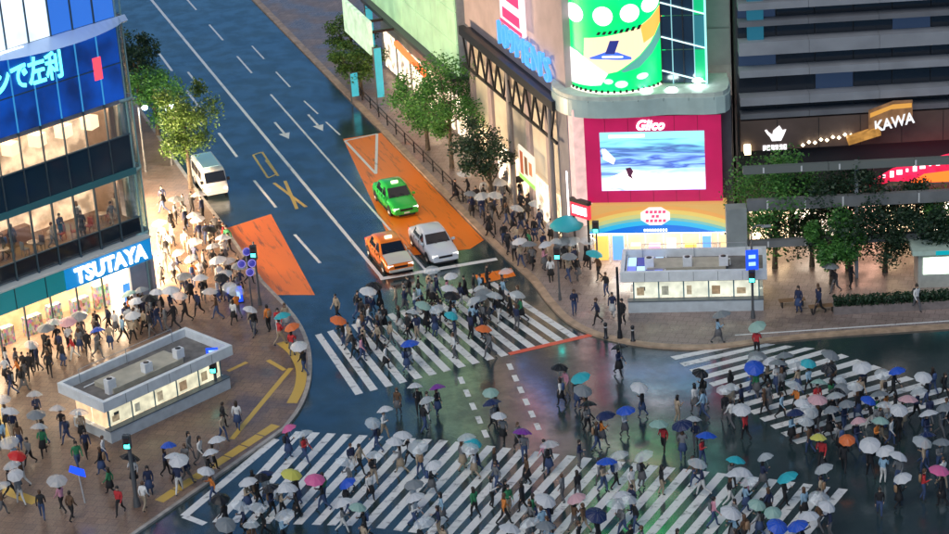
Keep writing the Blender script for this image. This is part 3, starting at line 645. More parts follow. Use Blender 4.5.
# ================================================================== MINT GLASS BUILDING farther up the street
mbd = empty('mint_glass_building', SX.A - UD*21.8, SX.rz, 'pale mint glass building up the street beyond the truss canopy', 'building')
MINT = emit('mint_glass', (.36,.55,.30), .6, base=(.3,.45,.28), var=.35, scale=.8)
for k in range(12):
    x1 = -k*1.9; x0 = x1-1.82
    for r_ in range(9): blk('glass_panel', mbd, x0, x1, .0, .12, 6.1+r_*2.4, 8.42+r_*2.4, MINT)
blk('soffit', mbd, -23, 0, -.5, 3, 5.75, 6.05, mat('dark_soffit', (.08,.08,.08), .5)); blk('lower_wall', mbd, -23, 0, 1.0, 1.4, 0, 5.75, mat('dim_wall', (.3,.27,.25), .6, var=.2, scale=.8)); blk('body', mbd, -23, .0, .2, 6, 6.06, 28, CONC)
for k in range(6): blk('shop_window', mbd, -22+k*3.6, -19.2+k*3.6, .9, .98, .4, 3.4, emit('side_shop1',(1,1,1),1))
mb = MB(); mb.bar((-14.5,-.3,4.6), (-7.2,-.3,4.2), .3, .35); mb.obj('neon_tube', emit('neon_red', (1,.10,.03), 2.2), mbd)
blk('mint_blade_sign', mbd, -19.6, -12.6, -2.9, -2.6, 4.6, 7.2, emit('mint_sign', (.55,.75,.5), .8, var=.4, scale=1.5))
blk('sign_bracket', mbd, -17, -16.8, -2.6, .2, 5.8, 6.0, DARK); blk('sign_bracket', mbd, -14.2, -14, -2.6, .2, 5.8, 6.0, DARK)

# ================================================================== DARK BANDED OFFICE BLOCK (right, behind the trees)
DF = Facade(g(738,250), g(949,238))
db = empty('office_block', DF.A, DF.rz, 'dark office block with pale horizontal ledges behind the trees', 'building')
def dx_(px, py, dep=0.0): return DF.xz(px, py, dep)
DGL = mat('office_glass', (.012,.017,.026), .15, spec=.8); LEDGE = mat('pale_ledge', (.25,.27,.30), .5, var=.12, scale=.7); LEDGE2 = mat('dim_ledge', (.14,.15,.17), .5, var=.12, scale=.7)
XR = 24.0
BR = mat('brown_fascia', (.10,.07,.06), .5, var=.25, scale=.6)
def zof(y): return dx_(741, y)[1]
blk('core', db, .2, XR, .6, 12, 0, 38, mat('dark_core', (.03,.034,.042), .6))
for ya, yb, m, out in ((41,54,LEDGE,.5),(69,76,LEDGE,.45),(96,104,LEDGE,.5),(113,118,LEDGE2,.35),(21,26,LEDGE2,.35),(2,9,LEDGE,.45),(-18,-12,LEDGE,.45),(-50,-44,LEDGE,.45),(-90,-82,LEDGE,.45),(-140,-132,LEDGE,.45),(-200,-192,LEDGE,.45)):
    xs = [0.3+k*4.35 for k in range(7)]
    for xa, xb in zip(xs[:-1], xs[1:]): blk('ledge', db, xa+.01, xb-.01, -out, .6, zof(yb), zof(ya), m)
for (ya, yb) in ((9,21),(26,41),(54,69),(76,96),(104,113),(-12,2),(-44,-18),(-82,-50),(-132,-90),(-192,-140)):
    for k in range(10): blk('window_pane', db, .35+k*2.4, .35+k*2.4+2.33, .5, .58, zof(yb)+.02, zof(ya)-.02, DGL if (k*7+ya) % 9 else emit('dim_blue_window', (.02,.04,.09), .4))
blk('blue_strip', db, .9, 1.9, -.0, .45, zof(52), zof(0), emit('blue_strip', (.01,.09,.14), .7))
blk('fascia', db, .3, XR, -.3, .6, zof(150), zof(120), BR)
for k in range(9): blk('fascia_joint', db, 2.6+k*2.6, 2.64+k*2.6, -.32, -.302, zof(150), zof(120), BLACK)
blk('fascia_lamp', db, .5, .9, -.6, -.32, zof(152), zof(143), emit('warm_lamp', (1,.75,.45), 4))
# pale pictogram sign with a row of letters
sx0 = dx_(762,130)[0]; zz = zof(141)
cup = [(.35,-.0),(.95,-.0),(1.15,.5),(1.3,.95),(1.05,.9),(.85,1.3),(.6,1.05),(.45,.9),(.38,.55),(.12,.8),(.0,1.02),(-.12,.95),(.05,.6),(.2,.4)]
patch('pictogram', [(sx0+.25+p[0]*.95, zz+p[1]*.78) for p in cup], -.36, emit('pictogram', (.85,.82,.84), 1.1), db)
for k in range(6): blk('sign_stroke', db, sx0+k*.26, sx0+.2+k*.26, -.38, -.33, zof(150), zof(145), emit('pictogram',(1,1,1),1))
# warm light garland and orange signboard
for k in range(9):
    x = dx_(802+k*6,143)[0]; z = zof(146)+.06*k+(.12 if k % 2 else 0)
    mb = MB(); mb.lathe([(0,-.13),(.13,0),(0,.13)], 8, (x,-.5,z)); mb.obj('garland_lamp', emit('garland', (1,.82,.55), 3), db)
os_ = empty('signboard', DF.w(dx_(852,130)[0], -.9, 0), DF.rz-R(8), 'brown and orange signboard with white slanting letters on the office block', 'sign')
zs0 = dx_(870,124)[1]; zs1 = dx_(885,100)[1]
mb = MB(); mb.add([(.9,0,zs0),(3.6,0,zs0+.7),(3.6,0,zs1+.3),(2.4,0,zs1+.25),(.9,0,zs1-.35)], [(0,1,2,3,4)]); mb.add([(.9,.3,zs0),(3.6,.3,zs0+.7),(3.6,.3,zs1+.3),(2.4,.3,zs1+.25),(.9,.3,zs1-.35)], [(4,3,2,1,0)]); mb.add([(.9,0,zs1-.35),(2.4,0,zs1+.25),(3.6,0,zs1+.3),(3.6,.3,zs1+.3),(2.4,.3,zs1+.25),(.9,.3,zs1-.35)], [(0,1,4,5),(1,2,3,4)])
mb.obj('board', emit('board_brown', (.36,.18,.08), .35, var=.6, scale=1.6), os_)
mb = MB(); mb.add([(1.0,-.02,zs1-.45),(2.4,-.02,zs1+.12),(3.55,-.02,zs1+.2),(3.55,-.02,zs1-.1),(2.3,-.02,zs1-.2),(1.0,-.02,zs1-.75)], [(0,1,2,3,4,5)]); mb.obj('board_edge', emit('board_orange', (.75,.36,.07), .5), os_)
t_ = fit_text('lettering', os_, 'KAWA', 1.2, 3.7, zs0+.15, zs0+.85, -.06, emit('dim_letters', (.8,.82,.85), .65), bold=.02, shear=.2); t_.rotation_euler.y = R(-14)
mb = MB(); mb.bar((-.4,.1,zs0-.75), (1.6,.1,zs0-.1), .5, .5); mb.obj('lower_board', emit('board_amber', (.7,.34,.08), .45, var=.6, scale=2.5), os_)
blk('bracket', os_, 2.0,2.1,.3,1.4,zs0+.3,zs0+.4,DARK)
# lit shops at street level
for k in range(8):
    blk('shop_window', db, .8+k*2.9, 3.3+k*2.9, -.05, .3, .3, 3.4, emit('right_shop%d'%(k%3), [(1,.7,.42),(1,.8,.62),(1,.55,.4)][k%3], 3.5, var=.85, scale=1.1))
    blk('shop_awning', db, .6+k*2.9, 3.4+k*2.9, -1.0, .2, 3.5, 3.75, mat('awn%d'%(k%2), [(.25,.2,.16),(.12,.14,.16)][k%2], .6))
# red neon signboard at the right edge
rx0, rz0 = dx_(868,188,-2.2); rx1, rz1 = dx_(948,186,-2.2)
rb = empty('neon_signboard', DF.w(rx0,-2.2,0), DF.rz, 'glowing red and pink neon signboard rising to the right above the trees', 'sign')
L_ = rx1-rx0+1.5; topz = dx_(940,153,-2.2)[1]
mb = MB()
P = [(-.1,rz0-.1),(1.4,rz0+.35),(L_,rz0+.1),(L_,topz+.1),(1.6,rz0+1.1),(.2,rz0+.3)]
mb.add([(p[0],0,p[1]) for p in P]+[(p[0],.35,p[1]) for p in P], [(0,1,2,3,4,5),(11,10,9,8,7,6)]+[(i,(i+1)%6,6+(i+1)%6,6+i) for i in range(6)])
mb.obj('board', emit('neon_pinkred', (.85,.02,.08), 1.1, var=.5, scale=1.5), rb)
mb = MB(); mb.add([(2.6,-.03,rz0+.2),(L_-.6,-.03,rz0+.1),(L_-.9,-.03,rz0+.9),(3.5,-.03,rz0+.75)], [(0,1,2,3)]); mb.obj('lower_panel', emit('neon_orange', (1.0,.14,.02), 1.3), rb)
for k in range(10):
    t = k/9; x = 1.0+t*(L_-2.2); z = rz0+.75+t*(topz-rz0-1.15); mk('sign_stroke', UNIT, emit('neon_white', (1,.75,.78), 1.6), rb, (x,-.05,z), 0, (.14+.1*(k%3),.04,.2+.1*((k*2)%3)))
blk('end_panel', rb, L_-.55, L_, -.06, -.01, rz0+.15, topz, emit('neon_pink', (.85,.3,.4), .9))
blk('support_post', rb, 3.0,3.2,.1,.3,PH,rz0+.6,DARK); blk('support_post', rb, L_-.8,L_-.6,.1,.3,PH,rz0+.4,DARK)

# ================================================================== STEEL GANTRY in front of the trees
gy = Facade(g(742,286), g(949,276))
gt = empty('steel_gantry', gy.A, gy.rz, 'long grey steel beams on a concrete pier crossing in front of the trees', 'gantry')
BEAM = mat('beam_grey', (.19,.2,.205), .5, .2, var=.15, scale=.8)
def beam(y0, y1, x_from=.4, m=BEAM):
    z1 = gy.xz(752,y0)[1]; z0 = gy.xz(752,y1)[1]
    for k in range(4): blk('beam', gt, x_from+k*5.2, x_from+k*5.2+5.17, -.25, .1, z0, z1, m)
    for k in range(9): 
        if k % 4 != 3: blk('splice_plate', gt, x_from+1.2+k*2.3, x_from+1.3+k*2.3, -.28, -.252, z0+.05, z1-.05, mat('splice', (.6,.62,.62), .4))
beam(199,210); beam(240,247); beam(166,173, .2, mat('beam_dim', (.16,.18,.17), .5, .2))
blk('pier', gt, -.9, .35, -.6, .4, PH, gy.xz(735,206)[1], mat('pier_grey', (.26,.29,.28), .6, var=.15, scale=1))
for x in (7.0, 14.5, 20.5): blk('post', gt, x, x+.22, .12, .34, PH, gy.xz(752,167)[1], STEEL)

# ================================================================== SUBWAY ENTRANCES
def subway_entrance(C, label, zt=2.9, equip='grey', lit=(.95,.88,.62), open_left=True):
    """C: four roof corners (front-left, front-right, back-right, back-left) on the ground plan"""
    fl, fr, br, bl = C; d = (fr-fl); rz = math.atan2(d.y, d.x); n = Vector((-math.sin(rz), math.cos(rz), 0)); W = d.length; Dp = max(2.2, (bl-fl).dot(n))
    r = empty('subway_entrance', (fl.x, fl.y, PH), rz, label, 'kiosk')
    par = mat('parapet_grey_blue', (.70,.74,.75), .45, var=.1, scale=2)
    zp = zt-.62-PH; h = .62
    for nm, a in (('parapet',(0,W,0,.28)),('parapet',(0,W,Dp-.22,Dp)),('parapet',(0,.24,.29,Dp-.23)),('parapet',(W-.24,W,.29,Dp-.23))): blk(nm, r, a[0],a[1],a[2],a[3],zp,zp+h,par)
    blk('roof_deck', r, .1, W-.1, .1, Dp-.1, zp-.06, zp+.12, mat('roof_deck', (.16,.15,.14), .7, var=.3, scale=2))
    blk('roof_hatch', r, W*.18, W*.72, Dp*.3, Dp*.72, zp+.121, zp+.42, mat('khaki_roof', (.44,.41,.32), .6, var=.15, scale=1.5))
    # wall: lit glass panels above a solid plinth
    i0, i1, j0, j1 = .75, W-.5, .7, Dp-.45; pl = .72
    PLM = mat('plinth_grey', (.52,.58,.6), .4, var=.12, scale=2)
    blk('plinth', r, i0-.35, i1+.25, j0-.45, j0, 0, pl, PLM); blk('plinth', r, i0-.3, i0, j0+.01, j1, 0, pl*.8, PLM); blk('plinth', r, i1, i1+.25, j0+.01, j1, 0, pl, PLM); blk('plinth', r, i0, i1, j1, j1+.2, 0, pl, PLM)
    blk('plinth_cap', r, i0-.38, i1+.28, j0-.48, j0+.02, pl, pl+.06, mat('dark_cap', (.1,.13,.15), .4))
    GL = emit('lit_panel_'+equip, lit, .62, var=.4, scale=1.8)
    np_ = 5; 
    for k in range(np_):
        xa = i0+(i1-i0)*k/np_; xb = i0+(i1-i0)*(k+1)/np_
        blk('glass_panel', r, xa+.04, xb-.04, j0+.02, j0+.06, pl+.07, zp-.08, GL)
        blk('panel_frame', r, xa-.04, xa+.04, j0, j0+.1, pl+.06, zp-.06, mat('teal_post', (.16,.34,.38), .4))
        if k in (0, 3): blk('notice', r, xa+.35, xa+.7, j0-.0, j0+.015, pl+.55, pl+.8, mat('notice', (.2,.18,.15), .6))
    blk('panel_frame', r, i1-.04, i1+.04, j0, j0+.1, pl+.06, zp-.06, mat('teal_post', (0,0,0)))
    for k in range(2):
        ya = j0+.1+(j1-j0-.1)*k/2; yb = j0+.1+(j1-j0-.1)*(k+1)/2
        blk('end_panel', r, i0-.02, i0+.02, ya+.04, yb-.04, pl*.8+.02, zp-.08, emit('lit_end', (1,.66,.38), .7, var=.3, scale=2)); blk('end_panel', r, i1-.02, i1+.02, ya+.04, yb-.04, pl+.02, zp-.08, GL)
    blk('inner_light', r, i0+.3, i1-.3, j0+.3, j1-.2, zp-.14, zp-.07, emit('kiosk_light', (1,.92,.72), 9))
    rr_ = random.Random(len(label))
    for k in range(1, 6): blk('parapet_joint', r, W*k/6-.012, W*k/6+.012, -.006, .0, zp+.02, zp+h-.02, mat('joint_grey', (.15,.17,.18), .6))
    for k in range(5):
        xa = i0+(i1-i0)*(k+.12)/np_; blk('poster', r, xa, xa+rr_.uniform(.3,.6), j0-.002, j0+.014, pl+.25, pl+.25+rr_.uniform(.35,.6), emit('poster_lit%d'%(k%4), [(.55,.42,.26),(.45,.45,.36),(.6,.5,.34),(.5,.34,.2)][k%4], .42, var=.5, scale=5))
    mb = MB()
    for x_ in (W*.14, W*.5, W*.86): mb.tube([(x_,Dp-.35,zp+.1),(x_,Dp-.35,zp+1.05)], .02, 6)
    mb.tube([(W*.14,Dp-.35,zp+1.05),(W*.86,Dp-.35,zp+1.05)], .02, 6); mb.obj('roof_rail', STEEL, r)
    mb = MB(); mb.tube([(W*.12,Dp*.78,zp+.16),(W*.75,Dp*.78,zp+.16),(W*.75,Dp*.55,zp+.16)], .05, 6); mb.obj('roof_pipe', WHITEM, r)
    if equip == 'blue':
        for k in range(4):
            for q in range(2): 
                blk('skylight_pane', r, .4+k*.55, .88+k*.55, .5+q*(Dp-1)/2, .5+(q+.9)*(Dp-1)/2, zp+.125, zp+.3, emit('sky%d'%((k+q)%3), [(.1,.14,.6),(.35,.55,.9),(.02,.03,.2)][(k+q)%3], .9))
        blk('skylight_frame', r, .3, .36, .4, Dp-.4, zp+.125, zp+.34, WHITEM); blk('skylight_frame', r, 2.66, 2.72, .4, Dp-.4, zp+.125, zp+.34, WHITEM)
    for k in range(3):
        x = W*(.15+.27*k)+rr_.uniform(-.2,.2); y = Dp*.32
        u = blk('vent_unit', r, x, x+.55, y, y+.42, zp+.43 if .18*W < x < .7*W else zp+.125, zp+1.0, WHITEM); 
        mb = MB(); mb.lathe([(.0,.02),(.17,.02),(.17,0),(0,0)], 12); mk('fan_grille', mb.mesh('fan_grille'), DARK, r, (x+.27,y+.21,zp+1.001))
    return r
kl = [g(*p, 2.9) for p in ((103,403),(232,345),(193,323),(68,378))]; 
subway_entrance([Vector((p.x,p.y,0)) for p in kl], 'glass sided subway entrance with open roof tray on the bookshop plaza', equip='warm')
kr_ = [g(*p, 2.9) for p in ((620,273),(767,270),(772,246),(628,249))]
subway_entrance([Vector((p.x,p.y,0)) for p in kr_], 'glass sided subway entrance with blue skylight on the far corner', equip='blue', lit=(.92,.93,.74))

# ================================================================== TREES
BARK = mat('bark', (.09,.07,.05), .8, var=.4, scale=6)
def leafmat(name, c0, c1):
    m, t, b = nodes_of(name); N, L = t.nodes, t.links
    oi = N.new('ShaderNodeNewGeometry'); r = N.new('ShaderNodeValToRGB'); r.color_ramp.elements[0].color = (*c0,1); r.color_ramp.elements[1].color = (*c1,1)
    L.new(oi.outputs['Random Per Island'], r.inputs[0]); L.new(r.outputs[0], b.inputs['Base Color']); b.inputs['Roughness'].default_value = .5
    b.inputs['Transmission Weight'].default_value = 0.0
    tr = N.new('ShaderNodeBsdfTranslucent'); L.new(r.outputs[0], tr.inputs[0]); mx = N.new('ShaderNodeMixShader'); mx.inputs[0].default_value = .3
    L.new(b.outputs[0], mx.inputs[1]); L.new(tr.outputs[0], mx.inputs[2]); L.new(mx.outputs[0], N['Material Output'].inputs[0]); return m
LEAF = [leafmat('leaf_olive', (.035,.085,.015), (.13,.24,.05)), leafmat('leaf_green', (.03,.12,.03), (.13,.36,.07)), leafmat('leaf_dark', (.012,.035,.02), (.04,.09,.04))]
def tree(base, h, rx, rz_, leaf, label, group, seed, nleaf=2600, crown_lo=.4):
    rr = random.Random(seed); t = empty('street_tree', (base.x, base.y, base.z), rr.uniform(0,6), label, 'tree', group)
    mb = MB(); lean = (rr.uniform(-.25,.25), rr.uniform(-.25,.25))
    top = Vector((lean[0], lean[1], h*.62)); mb.tube([(0,0,-.05),(0.02,0,h*.12),(lean[0]*.5,lean[1]*.5,h*.35),top], [.2,.15,.12,.07], 8)
    mb.obj('trunk', BARK, t)
    clumps = []
    for k in range(16):
        for _ in range(30):
            p = Vector((rr.uniform(-1,1), rr.uniform(-1,1), rr.uniform(-1,1)))
            if p.length < 1 and all((p-q[0]).length > .38 for q in clumps): break
        clumps.append((p, rr.uniform(.26,.46)))
    cz = h*(crown_lo+1)/2; hz = h*(1-crown_lo)/2
    mb = MB()
    for p, r in clumps[:9]:
        e = Vector((p.x*rx*.85, p.y*rx*.85, cz+p.z*hz*.8)); s0 = Vector((lean[0]*.4, lean[1]*.4, h*rr.uniform(.28,.5))); mid = (s0+e)/2+Vector((0,0,-.15))
        mb.tube([s0, mid, e], [.07,.045,.02], 5, False)
    mb.obj('limbs', BARK, t)
    mb = MB()
    for i in range(int(nleaf*1.9)):
        p, r = clumps[i % len(clumps)]
        while True:
            q = Vector((rr.gauss(0,.5), rr.gauss(0,.5), rr.gauss(0,.45)))
            if q.length < 1.15: break
        c = p+q*r; c = Vector((c.x*rx, c.y*rx, cz+c.z*hz)); s = rr.uniform(.065,.15)
        a = Vector((rr.gauss(0,1), rr.gauss(0,1), rr.gauss(0,.6))).normalized(); b = a.cross(Vector((rr.gauss(0,1), rr.gauss(0,1), rr.gauss(0,1)))).normalized()
        mb.add([c-a*s, c+b*s*.55+a*s*.1, c+a*s, c-b*s*.55+a*s*.1], [(0,1,2,3)])
    mb.obj('crown', leaf, t); return t
P0 = lambda x,y: Vector((*g(x,y,PH)[:2], PH))
tl = 'trees on the bookshop side of the street'; tr_ = 'trees along the far pavement of the street'; tq = 'trees behind the steel gantry'
tree(P0(191,188), 8.6, 2.2, 0, LEAF[0], 'olive green street tree by the white van on the bookshop pavement', tl, 1, 3600, .3)
tree(P0(158,135), 6.2, 2.2, 0, LEAF[1], 'bright green street tree behind the corner of the bookshop tower', tl, 2, 3000, .25)
tree(P0(140,105), 6.0, 2.2, 0, LEAF[2], 'dark street tree farthest up the bookshop pavement', tl, 12, 2600, .25)
tree(P0(452,168), 8.0, 3.0, 0, LEAF[1], 'bushy mid green tree below the mint glass building', tr_, 3, 3600, .3)
tree(P0(492,210), 6.4, 2.2, 0, LEAF[2], 'dark thin tree in front of the truss canopy', tr_, 4, 2400, .35)
tree(P0(362,95), 4.2, 2.1, 0, LEAF[0], 'low olive tree at the kerb beside the cyan banners', tr_, 5, 2600, .3)
tree(P0(428,150), 6.6, 2.3, 0, LEAF[1], 'grey green tree left of the bushy mid green tree', tr_, 13, 2200, .3)
tree(P0(352,58), 3.6, 1.9, 0, LEAF[0], 'small olive tree farthest up the far pavement', tr_, 14, 1800, .3)
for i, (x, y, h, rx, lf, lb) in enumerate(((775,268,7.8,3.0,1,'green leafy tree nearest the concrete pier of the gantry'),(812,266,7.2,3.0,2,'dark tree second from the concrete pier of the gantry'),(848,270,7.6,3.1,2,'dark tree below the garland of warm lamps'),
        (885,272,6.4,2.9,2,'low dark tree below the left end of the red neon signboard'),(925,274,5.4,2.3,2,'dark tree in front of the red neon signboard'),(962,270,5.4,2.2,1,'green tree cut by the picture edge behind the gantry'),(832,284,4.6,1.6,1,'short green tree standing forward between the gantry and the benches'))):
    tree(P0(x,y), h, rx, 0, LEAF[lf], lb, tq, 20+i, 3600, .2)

# ================================================================== VEHICLES
TYRE = mat('tyre', (.018,.018,.018), .8); RIM = mat('wheel_rim', (.45,.46,.48), .3, .8); CARGL = mat('car_glass', (.012,.016,.022), .06, spec=1.0)
HEADL = emit('headlight', (1,.95,.85), 1.2, base=(.7,.7,.7)); TAIL = emit('taillight', (.7,.02,.02), 1.2); PLATE = mat('number_plate', (.7,.72,.68), .5); CHROME = mat('chrome', (.55,.56,.58), .2, .9)
def paint(name, c): return mat('paint_'+name, c, .28, 0, coat=.6)
def wheel(parent, x, y, r, wd):
    w_ = empty('wheel', (x, y, r)); w_.parent = parent
    s = 1 if y > 0 else -1; mb = MB(); pr = [(r*.62,-wd/2),(r*.94,-wd/2),(r,-wd*.3),(r,wd*.3),(r*.94,wd/2),(r*.62,wd/2)]
    mb.lathe(pr, 20); o = mb.obj('tyre', TYRE, w_); o.rotation_euler = (R(90),0,0)
    mb = MB(); mb.lathe([(0,wd*.42),(r*.2,wd*.46),(r*.5,wd*.36),(r*.64,wd*.5)], 16); o = mb.obj('rim', RIM, w_); o.rotation_euler = (R(90)*(-s),0,0)
def loft(stations, n_side):
    """stations: list of rings (lists of points), each ring the same length, mirrored already"""
    mb = MB(); V = [p for r in stations for p in r]; m = len(stations[0])
    mb.add(V, [(i*m+k, i*m+(k+1)%m, (i+1)*m+(k+1)%m, (i+1)*m+k) for i in range(len(stations)-1) for k in range(m)], True)
    mb.add(stations[0], [tuple(range(m))[::-1]]); mb.add(stations[-1], [tuple(range(m))]); return mb
def ring(x, w, zb, zt, crown=.03):
    h = zt-zb
    half = [(w*.86,zb),(w*.97,zb+h*.12),(w,zb+h*.45),(w*.985,zb+h*.72),(w*.93,zb+h*.93),(w*.80,zt),(w*.4,zt+crown)]
    return [(x,y,z) for y,z in half]+[(x,-y,z) for y,z in half[::-1]]
def sedan(name, loc, rz, body, label, hood=None, taxi=None, L=4.6, W=1.7, H=1.5, group=None, cat='car'):
    """x forward; nose at +L/2"""
    c = empty(name, loc, rz, label, cat, group); c.scale = (1.12,1.16,1.16); hw = W/2; f = L/2
    st = [(-f,.80,.42,.78),(-f+.05,.90,.30,.88),(-f+.25,.96,.24,.95),(-f+.55,.985,.22,.97),(-f+1.0,1,.2,.965),(-.4,1,.19,.94),(.5,1,.19,.93),(f-1.35,1,.19,.92),(f-1.15,.995,.2,.91),(f-.7,.98,.21,.86),(f-.25,.95,.23,.77),(f-.06,.88,.28,.68),(f,.78,.36,.60)]
    loft([ring(x, hw*w, zb, zt) for x,w,zb,zt in st], 0).obj('body', body, c)
    # greenhouse
    g0, g1, r0, r1 = -f+.75, f-1.25, -f+1.25, f-1.95; zb, zr = .9, H
    wb, wr = hw*.93, hw*.74
    gh = []
    for x, w, z in ((g0,wb*.95,zb-.04),(r0-.12,wr*1.02,zr-.10),(r0+.2,wr,zr-.02),((r0+r1)/2,wr,zr),(r1-.1,wr,zr-.03),(r1+.1,wr*1.01,zr-.1),(g1,wb*.96,zb-.04)):
        gh.append([(x,wb if True else w,zb-.06),(x,w+(wb-w)*.5,zb+(z-zb)*.5),(x,w,z-.03 if z>zb else z),(x,w*.8,z+.015 if z>zb else z),(x,-w*.8,z+.015 if z>zb else z),(x,-w,z-.03 if z>zb else z),(x,-(w+(wb-w)*.5),zb+(z-zb)*.5),(x,-wb,zb-.06)])
    loft(gh, 0).obj('cabin', body, c)
    def quad(nm, P, m):
        mb = MB(); mb.add(P, [tuple(range(len(P)))]); return mb.obj(nm, m, c)
    e = .012
    def lerp(a,b,t): return tuple(a[i]+(b[i]-a[i])*t for i in range(3))
    for s, (xa, xt, nm) in ((1,(g1,r1+.1,'windscreen')),(-1,(g0,r0-.12,'rear_window'))):
        A = (xa+s*.02, wb*.86, zb+.03); B = (xt+s*.035, wr*.93, zr-.11); B2 = (B[0],-B[1],B[2]); A2 = (A[0],-A[1],A[2])
        k = .06
        quad(nm, [lerp(A,B,k), lerp(B,A,.02), lerp(B2,A2,.02), lerp(A2,B2,k)], CARGL)
    for s in (1,-1):
        yb, yt = s*(wb+.004), s*(wr+.03)
        def sidept(x, t): return (x, s*(wb+(wr-wb)*t+.012+.03*t*(1-t)), zb-.02+(zr-.07-zb)*t)
        quad('side_window', [sidept(.0,.12), sidept(g1-.28,.12), sidept(r1+.02,.9), sidept(.0,.9)], CARGL)
        quad('side_window', [sidept(-.08,.12), sidept(g0+.35,.12), sidept(r0+.0,.9), sidept(-.08,.9)], CARGL)
        mb = MB(); mb.box(g1-.25,g1-.12,s*(wb+.02),s*(wb+.2),.92,1.03); mb.obj('mirror', body, c)
        mb = MB(); mb.box(f-.16,f-.03,s*hw*.5,s*hw*.86,.56,.68); mb.obj('headlight', HEADL, c)
        mb = MB(); mb.box(-f-.01,-f+.08,s*hw*.55,s*hw*.88,.66,.82); mb.obj('taillight', TAIL, c)
        [blk('door_seam', c, xq-.008, xq+.008, s*hw*.95, s*(hw+.003), .32, .9, BLACK) for xq in (-.85,.04,.95)]; blk('side_sill', c, -f+1.3, f-1.3, s*hw*.9, s*(hw+.006), .2, .27, BLACK)
        blk('door_handle', c, -.5,-.32, s*hw*.985, s*(hw+.02), .78,.81, CHROME); blk('door_handle', c, .45,.63, s*hw*.985, s*(hw+.02), .78,.81, CHROME)
        for x in (f-.85, -f+.9): wheel(c, x, s*(hw-.1), .31, .2)
        for x in (f-.85, -f+.9):
            mb = MB(); P = [(x+.38*math.cos(a), s*(hw+.004), .31+.38*math.sin(a)) for a in [math.pi*k/10 for k in range(11)]]; mb.add(P, [tuple(range(11))]); mb.obj('wheel_arch', BLACK, c)
    mb = MB(); mb.bar((g1+.06,.5,zb+.04),(g1-.15,.05,zb+.2),.02); mb.bar((g1+.06,-.1,zb+.04),(g1-.15,-.5,zb+.2),.02); mb.obj('wipers', BLACK, c); blk('lower_grille', c, f-.06, f+.037, -hw*.6, hw*.6, .2, .29, BLACK)
    mb = MB(); mb.box(f-.02,f+.015,-hw*.45,hw*.45,.5,.62); mb.obj('grille', BLACK, c)
    mb = MB(); mb.box(f-.1,f+.035,-hw*.82,hw*.82,.3,.44); mb.obj('bumper', hood or body, c)
    mb = MB(); mb.box(f+.036,f+.05,-.17,.17,.34,.43); mb.obj('number_plate', PLATE, c)
    if hood:
        H_ = [(f-1.2,.945),(f-.7,.895),(f-.25,.81),(f-.08,.72)]
        mb = MB(); V = [(x,y,z+.012) for x,z in H_ for y in (-hw*.84,-hw*.4,hw*.4,hw*.84)]
        V = [(x,y,z+(.025 if abs(y)<hw*.5 else -.005)) for x,y,z in V]
        mb.add(V, [(i*4+k, (i+1)*4+k, (i+1)*4+k+1, i*4+k+1) for i in range(3) for k in range(3)]); mb.obj('hood', hood, c)
    if taxi:
        mb = MB(); mb.box(.0,.16,-.2,.2,zr,zr+.13); mb.obj('roof_lamp', taxi, c)
    return c
HEAD = ROADANG
def on(px, py): p = g(px, py); return Vector((p.x, p.y, 0.006))
OR = paint('orange', (.85,.20,.015)); GR = paint('green', (.03,.50,.06)); SI = paint('silver_white', (.62,.66,.70)); CRM = paint('cream', (.62,.58,.5))
sedan('taxi', on(390,262), HEAD+R(0), OR, 'orange taxi with cream bonnet waiting at the stop line', hood=CRM, taxi=emit('taxi_lamp', (1,.8,.5), 1.5), group=None, cat='taxi')
sedan('taxi', on(396,206), HEAD+R(0), GR, 'bright green taxi on the orange lane behind the other cars', taxi=emit('taxi_lamp2', (.9,1,.6), 1.2), cat='taxi')
sedan('sedan_car', on(434,252), HEAD+R(0), SI, 'silver white saloon car next to the orange taxi', L=4.6, W=1.76, H=1.46)
